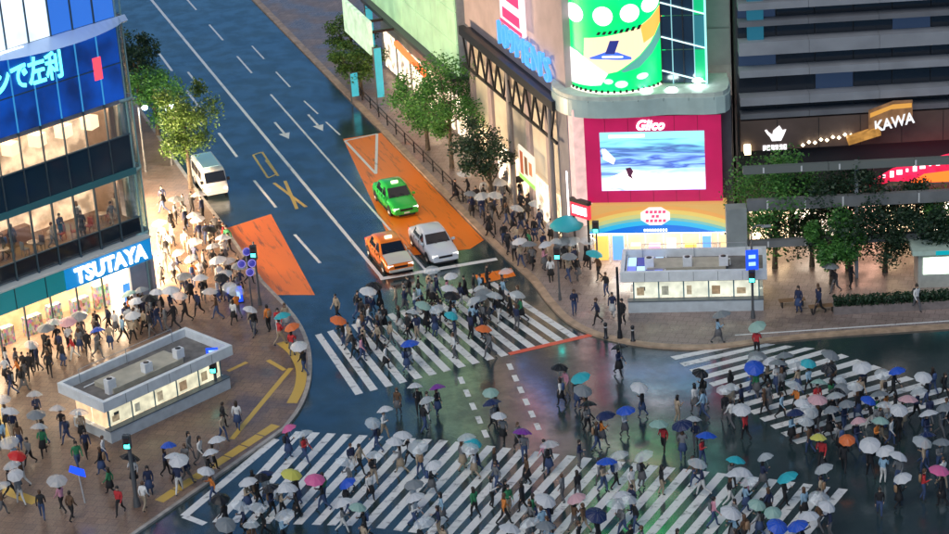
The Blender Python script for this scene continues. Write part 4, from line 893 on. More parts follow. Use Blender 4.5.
def van(name, loc, rz, body, roofm, label, L=4.4, W=1.7, H=1.95, cat='van', windows=3, stripe=None):
    c = empty(name, loc, rz, label, cat); hw, f = W/2, L/2
    def vr(x, w, zb, zt):
        half = [(w*.9,zb),(w,zb+.15),(w,zb+(zt-zb)*.5),(w*.93,zb+(zt-zb)*.93),(w*.82,zt)]
        return [(x,y,z) for y,z in half]+[(x,-y,z) for y,z in half[::-1]]
    loft([vr(-f,hw*.95,.35,H*.93),vr(-f+.1,hw,.25,H),vr(0,hw,.22,H+.02),vr(f-1.0,hw,.22,H),vr(f-.6,hw*.99,.22,H*.93),vr(f-.12,hw*.97,.25,H*.56),vr(f,hw*.92,.32,H*.48)], 0).obj('body', body, c)
    blk('roof_panel', c, -f+.3, f-1.15, -hw*.72, hw*.72, H+.0, H+.05, roofm)
    mb = MB(); mb.add([(f-.14,-hw*.86,H*.58),(f-.14,hw*.86,H*.58),(f-.57,hw*.84,H*.91),(f-.57,-hw*.84,H*.91)], [(0,1,2,3)])
    for i in range(len(mb.v)): mb.v[i] = (mb.v[i][0]+.03, mb.v[i][1], mb.v[i][2]+.02)
    mb.obj('windscreen', CARGL, c)
    mb = MB(); mb.add([(-f-.015,-hw*.8,H*.58),(-f-.015,-hw*.75,H*.88),(-f-.015,hw*.75,H*.88),(-f-.015,hw*.8,H*.58)], [(0,1,2,3)]); mb.obj('rear_window', CARGL, c)
    for s in (1,-1):
        for k in range(windows):
            xa = -f+.35+(L-1.3)*k/windows; xb = xa+(L-1.3)/windows-.1
            mb = MB(); mb.add([(xa,s*(hw+.012),H*.56),(xb,s*(hw+.012),H*.56),(xb,s*(hw*.955+.012),H*.86),(xa,s*(hw*.955+.012),H*.86)], [(0,1,2,3)]); mb.obj('side_window', CARGL, c)
        if stripe: blk('side_stripe', c, -f+.2, f-.3, s*hw*1.0, s*(hw+.012), H*.3, H*.42, stripe)
        mb = MB(); mb.box(f-.1,f+.01,s*hw*.55,s*hw*.86,.6,.75); mb.obj('headlight', HEADL, c)
        mb = MB(); mb.box(-f-.02,-f+.05,s*hw*.72,s*hw*.92,.7,1.0); mb.obj('taillight', TAIL, c)
        for x in (f-.8, -f+.85): wheel(c, x, s*(hw-.1), .33 if H < 2.4 else .46, .22)
        mb = MB(); mb.box(f-.5,f-.35,s*hw,s*(hw+.2),H*.55,H*.66); mb.obj('mirror', BLACK, c)
    mb = MB(); mb.box(f-.05,f+.04,-hw*.85,hw*.85,.3,.48); mb.obj('bumper', body, c)
    mb = MB(); mb.box(f+.041,f+.05,-.17,.17,.36,.45); mb.obj('number_plate', PLATE, c)
    return c
WP = paint('white', (.7,.72,.72)); MINTP = paint('mint', (.32,.66,.52)); BLP = paint('pale_blue', (.35,.6,.68))
van('delivery_van', on(211,188), HEAD, WP, BLP, 'white van with pale blue roof at the kerb below the olive tree')

# ================================================================== STREET FURNITURE
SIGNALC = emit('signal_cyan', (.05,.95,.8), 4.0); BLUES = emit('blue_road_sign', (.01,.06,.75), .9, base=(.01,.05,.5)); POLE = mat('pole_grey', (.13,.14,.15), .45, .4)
def signal_pole(px, py, h, label, head_h=None, face=R(-100), sign=None, lamp=False, m=POLE, r=.075, signal=True, sign_h=None):
    p = g(px, py, PH); t = empty('signal_pole' if signal else 'street_pole', p, 0, label, 'traffic light' if signal else 'pole')
    mb = MB(); mb.tube([(0,0,0),(0,0,.5)], [r*1.9,r*1.5], 10); mb.obj('base', m, t)
    mb = MB(); pts = [(0,0,.45),(0,0,h*.6),(0,0,h)]
    if lamp: pts += [(.12,-.02,h+.28),(.4,-.05,h+.42),(.75,-.08,h+.4)]
    mb.tube(pts, [r*1.1,r]+[r*.8]*(len(pts)-2), 10); mb.obj('shaft', m, t)
    if lamp: mb = MB(); mb.box(.6,1.15,-.18,.02,h+.3,h+.4); mb.obj('lamp_head', STEEL, t)
    if signal:
        hh_ = head_h or h-.5; hd = empty('signal_head', (.0,0,hh_), face); hd.parent = t
        blk('housing', hd, .08,.32,-.2,.2,-.35,.45, mat('signal_housing', (.06,.07,.075), .5))
        for z, mm in ((.22,mat('signal_off',(.06,.03,.03),.4)),(-.14,SIGNALC)):
            o = mk('lens', UNIT, mm, hd, (.335,0,z), 0, (.03,.28,.28)); blk('visor', hd, .325,.5,-.16,.16,z+.15,z+.18, DARK)
        blk('bracket', t, -.06,.06,-.06,.06,hh_-.1,hh_+.1,m)
    if sign:
        z = sign_h or h-.9; w_, hgt = sign
        s = blk('road_sign', t, -w_/2, w_/2, -.14, -.10, z, z+hgt, BLUES)
        for k in range(2): blk('sign_mark', t, -w_*.28, w_*.28, -.155, -.142, z+hgt*(.22+.36*k), z+hgt*(.4+.36*k), emit('sign_mark', (.3,.5,.95), 1))
    return t
signal_pole(620,338,4.6,'slim dark pole between two bollards at the far corner kerb', signal=False, m=DARK, r=.09)
signal_pole(753,318,5.6,'curved lamp post with blue sign and green signal before the far subway entrance', head_h=2.8, sign=(.75,1.3), lamp=True, sign_h=3.2)
signal_pole(137,506,4.3,'signal post with bright green light at the near plaza edge', head_h=3.9, r=.11)
signal_pole(217,392,2.7,'signal post with green light at the end of the plaza subway entrance', head_h=1.7, r=.09, sign=(.7,.6), sign_h=2.3)
signal_pole(260,305,4.3,'dark signal post at the bookshop corner', head_h=3.7, r=.07)
signal_pole(560,300,3.6,'thin signal post near the parasol on the far corner', head_h=3.2, r=.06)
signal_pole(598,270,3.4,'signal post left of the far subway entrance skylight', head_h=3.0, r=.06)
t = empty('flag_sign', g(85,503,PH), 0, 'small blue flag sign on a short pale post', 'sign')
mb = MB(); mb.tube([(0,0,0),(-.12,0,1.7)], .04, 8); mb.obj('post', mat('pale_post', (.5,.52,.54), .4), t); mb = MB(); mb.add([(-.14,-.03,1.7),(-.62,-.03,1.95),(-.5,-.03,2.3),(.2,-.03,2.0),(.25,-.03,1.55)], [(0,4,3,2,1)]); mb.add([(-.14,.03,1.7),(-.62,.03,1.95),(-.5,.03,2.3),(.2,.03,2.0),(.25,.03,1.55)], [(0,1,2,3,4)]); mb.obj('flag', BLUES, t)
t = empty('round_sign_pole', g(252,306,PH), 0, 'pole with a cluster of dark blue round signs at the bookshop corner', 'sign')
mb = MB(); mb.tube([(0,0,0),(0,0,3.7)], .05, 8); mb.obj('post', POLE, t)
for x, z in ((.05,3.75),(-.35,2.95),(.3,2.95),(.12,2.35)):
    mb = MB(); mb.lathe([(0,-.02),(.27,-.02),(.27,.02),(0,.02)], 18); o = mb.obj('round_sign', emit('violet_sign', (.03,.03,.22), .8), t, (x,-.1,z)); o.rotation_euler = (R(75),0,R(10))
    mb = MB(); mb.lathe([(.21,.0),(.25,.0)], 18); o2 = mb.obj('sign_rim', emit('rim_pale', (.25,.2,.5), .8), t, (x,-.125,z+.006)); o2.rotation_euler = (R(75),0,R(10))
t = empty('notice_box', g(236,302,PH), R(10), 'bright blue notice box standing by the bookshop corner kerb', 'box'); blk('cabinet', t, -.45,.45,-.25,.25,.08,.95,BLUES); blk('plinth', t, -.5,.5,-.3,.3,0,.08,DARK); blk('panel', t, -.3,.3,-.27,-.251,.3,.8,emit('sign_mark',(1,1,1),1))
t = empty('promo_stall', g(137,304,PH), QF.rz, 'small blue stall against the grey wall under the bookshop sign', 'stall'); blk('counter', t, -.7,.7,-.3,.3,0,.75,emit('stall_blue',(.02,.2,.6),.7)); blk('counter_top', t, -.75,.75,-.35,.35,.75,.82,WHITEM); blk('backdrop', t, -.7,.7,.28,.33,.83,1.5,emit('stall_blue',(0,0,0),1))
def bollard(px, py, label):
    t = empty('bollard', g(px,py,PH), 0, label, 'bollard', 'bollards on the far corner'); mb = MB(); mb.lathe([(.16,0),(.16,.06),(.1,.08),(.1,.85),(.12,.87),(.12,.95),(.06,1.02),(0,1.03)], 12); mb.obj('post', DARK, t); mb = MB(); mb.lathe([(.104,.7),(.104,.78)], 12); mb.obj('reflector_band', mat('band_white', (.6,.6,.6), .4), t)
bollard(606,338,'dark bollard left of the slim dark pole'); bollard(633,341,'dark bollard right of the slim dark pole')
# lit street lamps on the bookshop pavement, banner posts on the other side
def street_lamp(px, py, h, label):
    t = empty('street_lamp', g(px,py,PH), 0, label, 'street lamp', 'street lamps'); mb = MB(); mb.tube([(0,0,0),(0,0,h*.5),(0,0,h)], [.11,.08,.05], 8); mb.obj('post', POLE, t)
    mb = MB(); mb.tube([(0,0,h-.1),(.5,-.1,h+.05)], .035, 6); mb.obj('arm', POLE, t)
    mb = MB(); mb.lathe([(0,.14),(.16,.1),(.22,0),(.16,-.12),(0,-.16)], 14, (.5,-.1,h-.05)); mb.obj('globe', emit('street_lamp_glow', (.75,1,.95), 14), t)
    ld = bpy.data.lights.new('lamp_light','POINT'); ld.energy = 160; ld.color = (.85,1,.95); ld.shadow_soft_size = .3; lo = bpy.data.objects.new('lamp_light', ld); COL.objects.link(lo); lo.parent = t; lo.location = (.5,-.1,h-.45)
street_lamp(146,172,5.0,'lit street lamp nearer the bookshop tower corner'); street_lamp(172,165,4.6,'lit street lamp beside the olive tree')
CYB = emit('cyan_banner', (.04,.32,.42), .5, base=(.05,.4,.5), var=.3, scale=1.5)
for px, py, h, lb in ((378,112,5.2,'tall cyan banner post nearest the bushy tree'),(369,62,4.6,'cyan banner post half way up the far pavement'),(366,26,4.4,'cyan banner post farthest up the far pavement'),(352,104,2.6,'short cyan banner by the far kerb')):
    t = empty('banner_post', g(px,py,PH), HEAD+R(90), lb, 'banner', 'cyan banners on the far pavement')
    mb = MB(); mb.tube([(0,0,0),(0,0,h)], .06, 8); mb.obj('post', POLE, t); blk('banner', t, .07,.62,-.03,.03,h*.22,h-.15,CYB); blk('top_arm', t, 0,.66,-.025,.025,h-.13,h-.08,POLE)
# guard rail along the far kerb
gr_ = empty('guard_rail', kr-UD*36, ROADANG, 'low dark guard rail along the far kerb of the street', 'railing')
for k in range(16): blk('post', gr_, 1+k*2.2-.04, 1+k*2.2+.04, .5,.58, PH, 1.0, DARK)
for z in (.55,.95): blk('rail', gr_, 1,34.0,.52,.56,z,z+.06,DARK)
# parasol at the corner
t = empty('parasol', g(569,267,PH), 0, 'large turquoise parasol at the screen building corner', 'parasol')
mb = MB(); mb.tube([(0,0,0),(0,0,3.4)], .035, 8); mb.obj('pole', STEEL, t); blk('foot', t, -.3,.3,-.3,.3,0,.06,DARK)
mb = MB(); mb.lathe([(0,3.5),(.35,3.43),(.75,3.23),(1.08,2.98),(1.09,2.82)], 8); mb.obj('canopy', mat('turquoise_cloth', (.02,.36,.42), .6), t)
# pale booth and benches on the right
t = empty('ticket_booth', g(952,280,PH), R(-4), 'pale green booth with flat roof at the right edge', 'kiosk'); blk('roof', t, -2.6,2.5,-1.4,1.4,2.3,2.6,mat('pale_green_roof',(.45,.58,.5),.5,var=.1)); blk('wall', t, -2.2,2.3,-1.0,1.1,0,2.29,mat('booth_wall',(.4,.42,.38),.5,var=.1)); blk('window', t, -1.9,1.9,-1.04,-1.0,.9,2.0,emit('booth_window',(.8,1,.8),1.6,var=.4,scale=1.5)); blk('roof_sign', t, -1.2,.8,-1.45,-1.41,2.32,2.58,emit('booth_teal',(.0,.25,.3),.8))
t = empty('planter', g(858,311,PH), R(-2), 'long low planter with clipped dark hedge on the far pavement', 'planter'); blk('trough', t, -1.5,6.2,-.4,.4,0,.5,mat('planter_stone',(.2,.17,.16),.7,var=.2))
mb = MB(); rr = random.Random(77)
for i in range(3200):
    c = Vector((rr.uniform(-1.45,6.15), rr.uniform(-.4,.4), .45+rr.random()*.55)); a = Vector((rr.gauss(0,1),rr.gauss(0,1),rr.gauss(0,1))).normalized()*.1; b = a.cross(Vector((rr.gauss(0,1),rr.gauss(0,1),1))).normalized()*.06
    mb.add([c-a,c+b,c+a,c-b], [(0,1,2,3)])
mb.obj('hedge', LEAF[2], t)
for i, (px, py, lb) in enumerate(((792,306,'bench nearest the far subway entrance'),(822,312,'bench beside the end of the long planter'))):
    t = empty('bench', g(px,py,PH), R(3), lb, 'bench'); 
    for k in range(3): blk('slat', t, -.8,.8,-.25+k*.17,-.12+k*.17,.4,.45,mat('bench_wood',(.22,.13,.07),.5))
    for x in (-.65,.6): blk('leg', t, x,x+.06,-.22,.22,0,.4,DARK)

# ================================================================== PEOPLE AND UMBRELLAS
SKIN = [mat('skin%d'%k, c, .55) for k, c in enumerate([(.55,.35,.25),(.48,.30,.21),(.60,.40,.30)])]
HAIRM = [mat('hair%d'%k, c, .5) for k, c in enumerate([(.012,.01,.01),(.03,.018,.012),(.10,.05,.025)])]
SHOE = mat('shoes', (.02,.02,.022), .5)
TOPS = {'black':(.014,.014,.017),'navy':(.018,.028,.075),'grey':(.17,.175,.18),'white':(.68,.68,.66),'beige':(.42,.33,.23),'red':(.5,.03,.035),'pale blue':(.28,.45,.58),'green':(.03,.22,.09),'pink':(.62,.28,.36),'brown':(.12,.065,.035),'orange':(.7,.22,.04)}
TOPW = ['black']*9+['navy']*5+['grey']*4+['white']*4+['beige']*2+['red','pale blue','pale blue','green','pink','brown','orange']
LEGS = {'black':(.013,.013,.015),'blue':(.04,.07,.16),'grey':(.12,.12,.125),'beige':(.34,.27,.19),'white':(.6,.6,.58)}
LEGW = ['black']*5+['blue']*4+['grey']*2+['beige','white']
def cl(kind, name, c): return mat(kind+'_'+name.replace(' ','_'), c, .75, var=.18, scale=7)
def seg_dist(p, a, b):
    ab = b-a; t = max(0,min(1,(p-a).dot(ab)/max(1e-9,ab.length_squared))); return (p-(a+ab*t)).length
def make_person(pose, umb, bulk=1.0, skirt=False, phone=False, flip=1, lean=0.0, stride=1.0):
    J = {}; Rd = {}; E = []; reg = []
    def j(n, p, r): J[n] = Vector(p); Rd[n] = r if isinstance(r, tuple) else (r, r)
    def e(a, b, rg): E.append((a, b)); reg.append(rg)
    s = stride if pose == 'walk' else .12; st = .33*s*flip
    j('pelvis',(0,0,.95),(.155*bulk,.115*bulk)); j('waist',(0,.0,1.1),(.13*bulk,.10*bulk)); j('chest',(0,.02,1.32),(.165*bulk,.115*bulk)); j('neck0',(0,.02,1.46),(.085,.075)); j('neck',(0,.03,1.53),(.052,.055)); j('jaw',(0,.055,1.59),(.062,.075)); j('head',(0,.04,1.68),(.078,.098)); j('crownp',(0,.035,1.76),(.05,.06))
    for a, b in (('pelvis','waist'),('waist','chest'),('chest','neck0')): e(a,b,'top')
    e('neck0','neck','skin'); e('neck','jaw','skin'); e('jaw','head','skin'); e('head','crownp','hair')
    for sd, sg in (('L',-1),('R',1)):
        fw = st*sg
        j('hip'+sd,(.095*sg,0,.87),.105*bulk); j('knee'+sd,(.1*sg,.42*fw+.05,.50),.066); j('ank'+sd,(.1*sg,fw*.95-.03-(.1 if fw<0 else 0),.10+(.07 if fw<0 and s>.5 else 0)),.043); 
        an = J['ank'+sd]; j('ball'+sd,(.105*sg,an.y+.15,.045 if fw>=0 or s<.5 else .04),(.045,.032))
        e('pelvis','hip'+sd,'legs'); e('hip'+sd,'knee'+sd,'legs'); e('knee'+sd,'ank'+sd,'legs'); e('ank'+sd,'ball'+sd,'shoe')
        j('sho'+sd,(.185*sg*bulk,.015,1.40),.068)
        if umb and sd == 'R': j('elb'+sd,(.25,.10,1.14),.048); j('wri'+sd,(.15,.30,1.24),.034); j('hand'+sd,(.13,.345,1.265),(.036,.028))
        elif phone and sd == 'R': j('elb'+sd,(.24,.06,1.12),.048); j('wri'+sd,(.12,.28,1.2),.034); j('hand'+sd,(.1,.34,1.23),(.036,.026))
        else: j('elb'+sd,(.235*sg,-.28*fw-.02,1.13),.048); j('wri'+sd,(.22*sg,-.62*fw+.10,.90),.033); j('hand'+sd,(.215*sg,-.7*fw+.14,.82),(.024,.038))
        e('chest','sho'+sd,'top'); e('sho'+sd,'elb'+sd,'top'); e('elb'+sd,'wri'+sd,'top'); e('wri'+sd,'hand'+sd,'skin')
    names = list(J); idx = {n:i for i,n in enumerate(names)}
    me = bpy.data.meshes.new('sk'); me.from_pydata([J[n] for n in names], [(idx[a],idx[b]) for a,b in E], []); 
    o = bpy.data.objects.new('sk', me); COL.objects.link(o)
    md = o.modifiers.new('skin','SKIN'); md.use_smooth_shade = True
    for n in names: d = me.skin_vertices[0].data[idx[n]]; d.radius = Rd[n]; d.use_root = (n == 'pelvis')
    sb = o.modifiers.new('sub','SUBSURF'); sb.levels = 1; sb.render_levels = 1
    dg = bpy.context.evaluated_depsgraph_get(); dg.update(); out = bpy.data.meshes.new_from_object(o.evaluated_get(dg)); bpy.data.objects.remove(o)
    mbp = MB(); mbp.v = [tuple(v.co) for v in out.vertices]; RG = {'skin':0,'top':1,'legs':2,'shoe':3,'hair':4}
    for p in out.polygons:
        c = p.center; best = min(range(len(E)), key=lambda k: seg_dist(c, J[E[k][0]], J[E[k][1]])-.4*sum(Rd[E[k][0]])/2)
        rg = reg[best]
        if c.z > 1.62 and (c.y < .06 or c.z > 1.735): rg = 'hair'
        if rg == 'top' and c.z < .98 and abs(c.x) < .17*bulk and abs(c.y) < .2: rg = 'legs'
        mbp.f.append(tuple(p.vertices)); mbp.mi.append(RG[rg]); mbp.sm.append(True)
    if lean: mbp.v = [(v[0], v[1]+max(0,v[2]-.9)*lean, v[2]) for v in mbp.v]
    # nose, and fingers + thumb on both hands
    mbp.cur = 0; mbp.add([(-.018,.128,1.645),(.018,.128,1.645),(0,.155,1.65),(0,.135,1.70)], [(0,1,2),(1,3,2),(3,0,2)])
    for sd in ('L','R'):
        w0, h0 = J['wri'+sd], J['hand'+sd]; d = (h0-w0).normalized(); up_ = Vector((0,1,0)) if abs(d.z) > .6 else Vector((0,0,1)); sv = d.cross(up_).normalized(); pv = sv.cross(d)
        side = pv if abs(d.z) > .6 else pv; inn = sv
        for k in range(4):
            b0 = h0+side*(-.026+.0175*k)+d*.012; l = (.06,.07,.066,.05)[k]; mbp.tube([b0, b0+d*l*.6+inn*.008, b0+d*l*.85+inn*.03], [.0095,.0085,.007], 5)
        b0 = w0+(h0-w0)*.55+side*.028; mbp.tube([b0, b0+side*.022+d*.022+inn*.012, b0+side*.02+d*.048+inn*.025], [.011,.01,.008], 5)
    if skirt:
        mbp.cur = 2; mbp.lathe([(.14,1.0),(.19,.85),(.25,.55),(.24,.54)], 14, (0,.03,0))
    bpy.data.meshes.remove(out)
    me = mbp.mesh('person'); return me
VAR = {}
for um in (0,1):
    VAR[um] = [make_person('walk',um,1.0), make_person('walk',um,1.12), make_person('stand',um,1.0), make_person('walk',um,.92,skirt=True), make_person('stand',um,.95,skirt=True), make_person('walk',um,1.05,flip=-1,stride=.6), make_person('walk',um,.95,flip=-1,stride=.85,lean=.06), make_person('walk',um,1.0,skirt=True,flip=-1,stride=.55)]
VAR[0].append(make_person('stand',0,1.05,phone=True))
def hair_mesh(long):
    mb = MB(); pr = [(0,.145),(.05,.14),(.085,.10),(.102,.04),(.104,-.02)]+([(.1,-.1),(.105,-.18),(.085,-.22)] if long else [(.09,-.07)])
    mb.lathe(pr, 12, (0,0,0), R(170), R(370)); 
    for i, v in enumerate(mb.v): mb.v[i] = (v[0]*.92, v[1]*1.08, v[2])
    mb.lathe([(0,.145),(.05,.14),(.085,.10),(.1,.055)], 8, (0,0,0), R(10), R(170)); return mb.mesh('hair')
HAIR = [hair_mesh(False), hair_mesh(True)]
def umbrella_mesh():
    mb = MB(); n = 16; Rr = .56
    P = []; prof = [(0.0,0.0),(.3,-.035),(.6,-.11),(.85,-.2),(1.0,-.29)]
    for r, z in prof[1:]:
        for k in range(n):
            a = 2*math.pi*k/n; sc_ = 1.0 if k % 2 == 0 else .94; zz = z+(.0 if k % 2 == 0 else -.012+.04*(r>.95))
            P.append((Rr*r*sc_*math.cos(a), Rr*r*sc_*math.sin(a), zz))
    V = [(0,0,0)]+P; F = [(0,1+k,1+(k+1)%n) for k in range(n)]
    for i in range(len(prof)-2):
        o = 1+i*n; F += [(o+k,o+n+k,o+n+(k+1)%n,o+(k+1)%n) for k in range(n)]
    mb.add(V, F, False); can = mb.mesh('canopy')
    mb = MB(); mb.tube([(0,0,.06),(0,0,-.80)], .009, 6); sh = mb.mesh('shaft')
    mb = MB(); mb.tube([(0,0,-.74),(0,0,-.86),(.02,0,-.9),(.05,0,-.9),(.065,0,-.86)], .014, 6); hd = mb.mesh('handle')
    mb = MB()
    for k in range(8):
        a = math.pi*k/4; mb.tube([(.0,0,-.28),(.28*math.cos(a)*.95,.28*math.sin(a)*.95,-.10)], .004, 4, False); mb.tube([(Rr*.97*r*math.cos(a),Rr*.97*r*math.sin(a),z-.012) for r,z in prof], .004, 4, False)
    return can, sh, hd, mb.mesh('ribs')
UM = umbrella_mesh()
PACK = MB(); PACK.lathe([(0,-.22),(.11,-.21),(.15,-.14),(.15,.08),(.12,.18),(0,.21)], 10); PACK.v = [(v[0], v[1]*.55, v[2]) for v in PACK.v]; PACK = PACK.mesh('backpack')
PACKM = [mat('pack_black',(.02,.02,.022),.6), mat('pack_grey',(.15,.16,.17),.6), mat('pack_tan',(.3,.18,.1),.6), mat('pack_blue',(.04,.08,.2),.6)]
def vinyl(name, tint, op):
    m, t, b = nodes_of(name); N, L = t.nodes, t.links
    b.inputs['Base Color'].default_value = (*tint,1); b.inputs['Roughness'].default_value = .18
    tr = N.new('ShaderNodeBsdfTransparent'); mx = N.new('ShaderNodeMixShader'); mx.inputs[0].default_value = op; L.new(tr.outputs[0], mx.inputs[1]); L.new(b.outputs[0], mx.inputs[2]); L.new(mx.outputs[0], N['Material Output'].inputs[0]); return m
def cloth(name, c):
    m, t, b = nodes_of(name); N, L = t.nodes, t.links; b.inputs['Base Color'].default_value = (*c,1); b.inputs['Roughness'].default_value = .45
    tr = N.new('ShaderNodeBsdfTranslucent'); tr.inputs[0].default_value = (*c,1); mx = N.new('ShaderNodeMixShader'); mx.inputs[0].default_value = .3; L.new(b.outputs[0], mx.inputs[1]); L.new(tr.outputs[0], mx.inputs[2]); L.new(mx.outputs[0], N['Material Output'].inputs[0]); return m
UC = {'clear':vinyl('clear_vinyl',(.78,.84,.86),.42),'white':cloth('umb_white',(.72,.74,.76)),'black':cloth('umb_black',(.015,.016,.02)),'navy':cloth('umb_navy',(.02,.035,.12)),'grey':cloth('umb_grey',(.25,.28,.30)),'cyan':cloth('umb_cyan',(.04,.5,.58)),'blue':cloth('umb_blue',(.03,.12,.65)),'pink':cloth('umb_pink',(.8,.16,.38)),'pale pink':cloth('umb_palepink',(.75,.45,.48)),'yellow':cloth('umb_yellow',(.72,.70,.14)),'red':cloth('umb_red',(.75,.03,.03)),'orange':cloth('umb_orange',(.85,.2,.05)),'purple':cloth('umb_purple',(.25,.05,.38)),'green':cloth('umb_green',(.03,.25,.14)),'pale green':cloth('umb_palegreen',(.35,.55,.48))}
UCW = ['clear']*16+['white']*9+['black']*3+['navy']*2+['grey']*4+['cyan','blue','pale green','pale green','pale pink']
PS = 1.0; used = set(); rp = random.Random(11); PLACED = []; NP = [0]; NU = [0]
def person(pos, heading, zone, gname, umb=None, look=None):
    """heading: direction the person faces"""
    for _ in range(200):
        tc, lc = rp.choice(TOPW), rp.choice(LEGW); um = umb
        if umb == 'any': um = rp.choice(UCW)
        ln = rp.random() < .4
        if um: vi = rp.choice([0,1,2,3,4,5,5,6,6,7])
        else: vi = rp.choice([0,1,2,3,4,5,5,6,6,7,8])
        sk = vi in (3,4,7)
        key = (zone, tc, lc, um, sk)
        if key not in used: break
    else:
        return
    used.add(key); NP[0] += 1
    s = PS*rp.uniform(.93,1.05); me = VAR[1 if um else 0][vi]
    h = 'skirt' if sk else 'trousers'
    base = '%s top, %s %s' % (tc, lc, h)
    o = mk('person', me, [rp.choice(SKIN), cl('top',tc,TOPS[tc]), cl('legs',lc,LEGS[lc]), SHOE, rp.choice(HAIRM)], None, (pos.x,pos.y,pos.z-.006), heading-R(90), (s,s,s))
    tag(o, 'person in %s, %s umbrella, %s' % (base, um or 'no', zone), 'person', gname)
    mk('hair', HAIR[1 if (ln or sk) else 0], rp.choice(HAIRM), o, (0,.035,1.64))
    if rp.random() < .28: mk('backpack', PACK, rp.choice(PACKM), o, (0,-.17,1.24))
    if um:
        NU[0] += 1; hx = Matrix.Rotation(heading-R(90),3,'Z')
        grip = pos+hx@Vector((.12,.35,1.26))*s; tip = pos+hx@Vector((.02+rp.uniform(-.16,.16),.16+rp.uniform(-.16,.16),2.08))*s
        ax = (tip-grip).normalized(); q = Vector((0,0,1)).rotation_difference(ax)
        u = bpy.data.objects.new('umbrella', None); COL.objects.link(u); u.location = grip+ax*.84; u.rotation_mode = 'QUATERNION'; u.rotation_quaternion = q; u.empty_display_size = .1
        sc_ = rp.uniform(.8,1.06); u.scale = (sc_,sc_,1)
        tag(u, '%s umbrella over person in %s %s' % (um, base, zone), 'umbrella', 'umbrellas '+zone)
        mk('canopy', UM[0], UC[um], u, None, rp.uniform(0,.7)); mk('shaft', UM[1], STEEL, u); mk('handle', UM[2], BLACK, u); mk('ribs', UM[3], STEEL, u, None, 0)
def inside(p, poly):
    c = False; n = len(poly)
    for i in range(n):
        a, b = poly[i], poly[(i+1)%n]
        if (a[1] > p[1]) != (b[1] > p[1]) and p[0] < (b[0]-a[0])*(p[1]-a[1])/(b[1]-a[1])+a[0]: c = not c
    return c
def free(p, d): return all((p-q).length > d for q in PLACED)
# keep clear: the two subway entrances
def kiosk_box(C, grow=.1):
    return [(C[i].x+(C[i].x-sum(c.x for c in C)/4)*grow, C[i].y+(C[i].y-sum(c.y for c in C)/4)*grow) for i in range(4)]
NO = [kiosk_box(kl), kiosk_box(kr_)]
PAV_L = [(p.x,p.y) for p in left_edge]+[(-120,-60),(-160,160)]; PAV_R = [(p.x,p.y) for p in right_edge]+[(200,200),(0,260)]
def ground_z(p): return PH if inside((p.x,p.y),PAV_L) or inside((p.x,p.y),PAV_R) else 0.006
def put(px, py, heading, zone, gname, umb):
    p = g(px,py); z = ground_z(p); p = g(px,py,z); p.z = z
    PLACED.append(p); person(p, heading, zone, gname, umb)
ZN = {'near':('on the near zebra','pedestrians on the near zebra crossing'),'mid':('in mid junction','pedestrians in the middle of the junction'),'up':('on zebra before the cars','pedestrians on the zebra crossing before the cars'),
 'right':('on right edge zebra','pedestrians on the right zebra crossing'),'shop':('right of the bookshop','pedestrians on the bookshop pavement'),'row':('below the bookshop sign','crowd below the bookshop sign'),'corner':('by the yellow arc','pedestrians on the bookshop corner'),
 'plaza':('on the near plaza','pedestrians on the near left plaza'),'far':('below the truss canopy','pedestrians below the truss canopy'),'tip':('on the far corner','pedestrians on the far corner'),'bench':('near the benches','pedestrians by the benches'),'br':('at lower right','pedestrians at the lower right')}
# people whose umbrellas stand out in the photograph (umbrella position seen there, feet about 30 below)
for x, y, col, zn in ((22,456,'red','plaza'),(287,428,'pink','near'),(297,473,'yellow','near'),(322,479,'pink','near'),(346,483,'blue','near'),(281,487,'white','near'),(296,488,'white','near'),(291,325,'orange','corner'),(342,315,'orange','up'),(303,343,'white','corner'),
   (842,441,'orange','right'),(940,475,'pink','br'),(576,377,'cyan','mid'),(565,366,'black','mid'),(623,406,'blue','mid'),(523,430,'purple','mid'),(476,441,'cyan','near'),(662,421,'pale green','mid'),(681,428,'navy','mid'),(640,456,'clear','near'),(614,457,'clear','near'),(728,475,'white','near'),(745,474,'white','near'),(436,385,'purple','mid'),(417,383,'white','mid'),
   (488,326,'orange','up'),(454,313,'cyan','up'),(405,341,'blue','up'),(376,420,'clear','mid'),(502,412,'white','mid'),(492,400,'navy','mid'),(617,345,'black','mid'),(694,417,'clear','mid'),(869,398,'blue','right'),(573,499,'pale pink','near'),(548,500,'white','near'),(634,501,'clear','near'),(700,434,'blue','mid'),(600,415,'navy','mid'),(213,440,'white','plaza'),(208,452,'white','plaza'),(212,470,'white','plaza'),(178,462,'white','plaza'),(820,437,'yellow','right'),(925,376,'white','right'),(795,383,'clear','right'),(840,378,'clear','right'),(755,325,'pale green','tip'),(716,312,'grey','tip'),(597,249,'cyan','far'),(470,186,'grey','far'),(130,365,'white','row'),(62,405,'clear','plaza')):
    z = ZN[zn]; hd = rp.choice([R(15),R(195)]) if zn in ('up','near') else rp.uniform(0,6.28)
    put(x+2, y+31, hd+rp.uniform(-.4,.4), z[0], z[1], col)
def scatter(key, poly, n, pu, head, dmin=.62, jit=.5):
    z = ZN[key]; xs = [p[0] for p in poly]; ys = [p[1] for p in poly]; k = 0; tries = 0
    while k < n and tries < 6000:
        tries += 1; x, y = rp.uniform(min(xs),max(xs)), rp.uniform(min(ys),max(ys))
        if not inside((x,y), poly): continue
        p = g(x,y)
        if not free(p, dmin) or any(inside((p.x,p.y), b) for b in NO): continue
        k += 1; put(x, y, (rp.choice(head) if head else rp.uniform(0,6.28))+rp.uniform(-jit,jit), z[0], z[1], 'any' if rp.random() < pu else None)
AL = [R(17),R(197)]
scatter('up', [(335,322),(480,290),(520,300),(548,338),(500,352),(370,385)], 36, .25, AL)
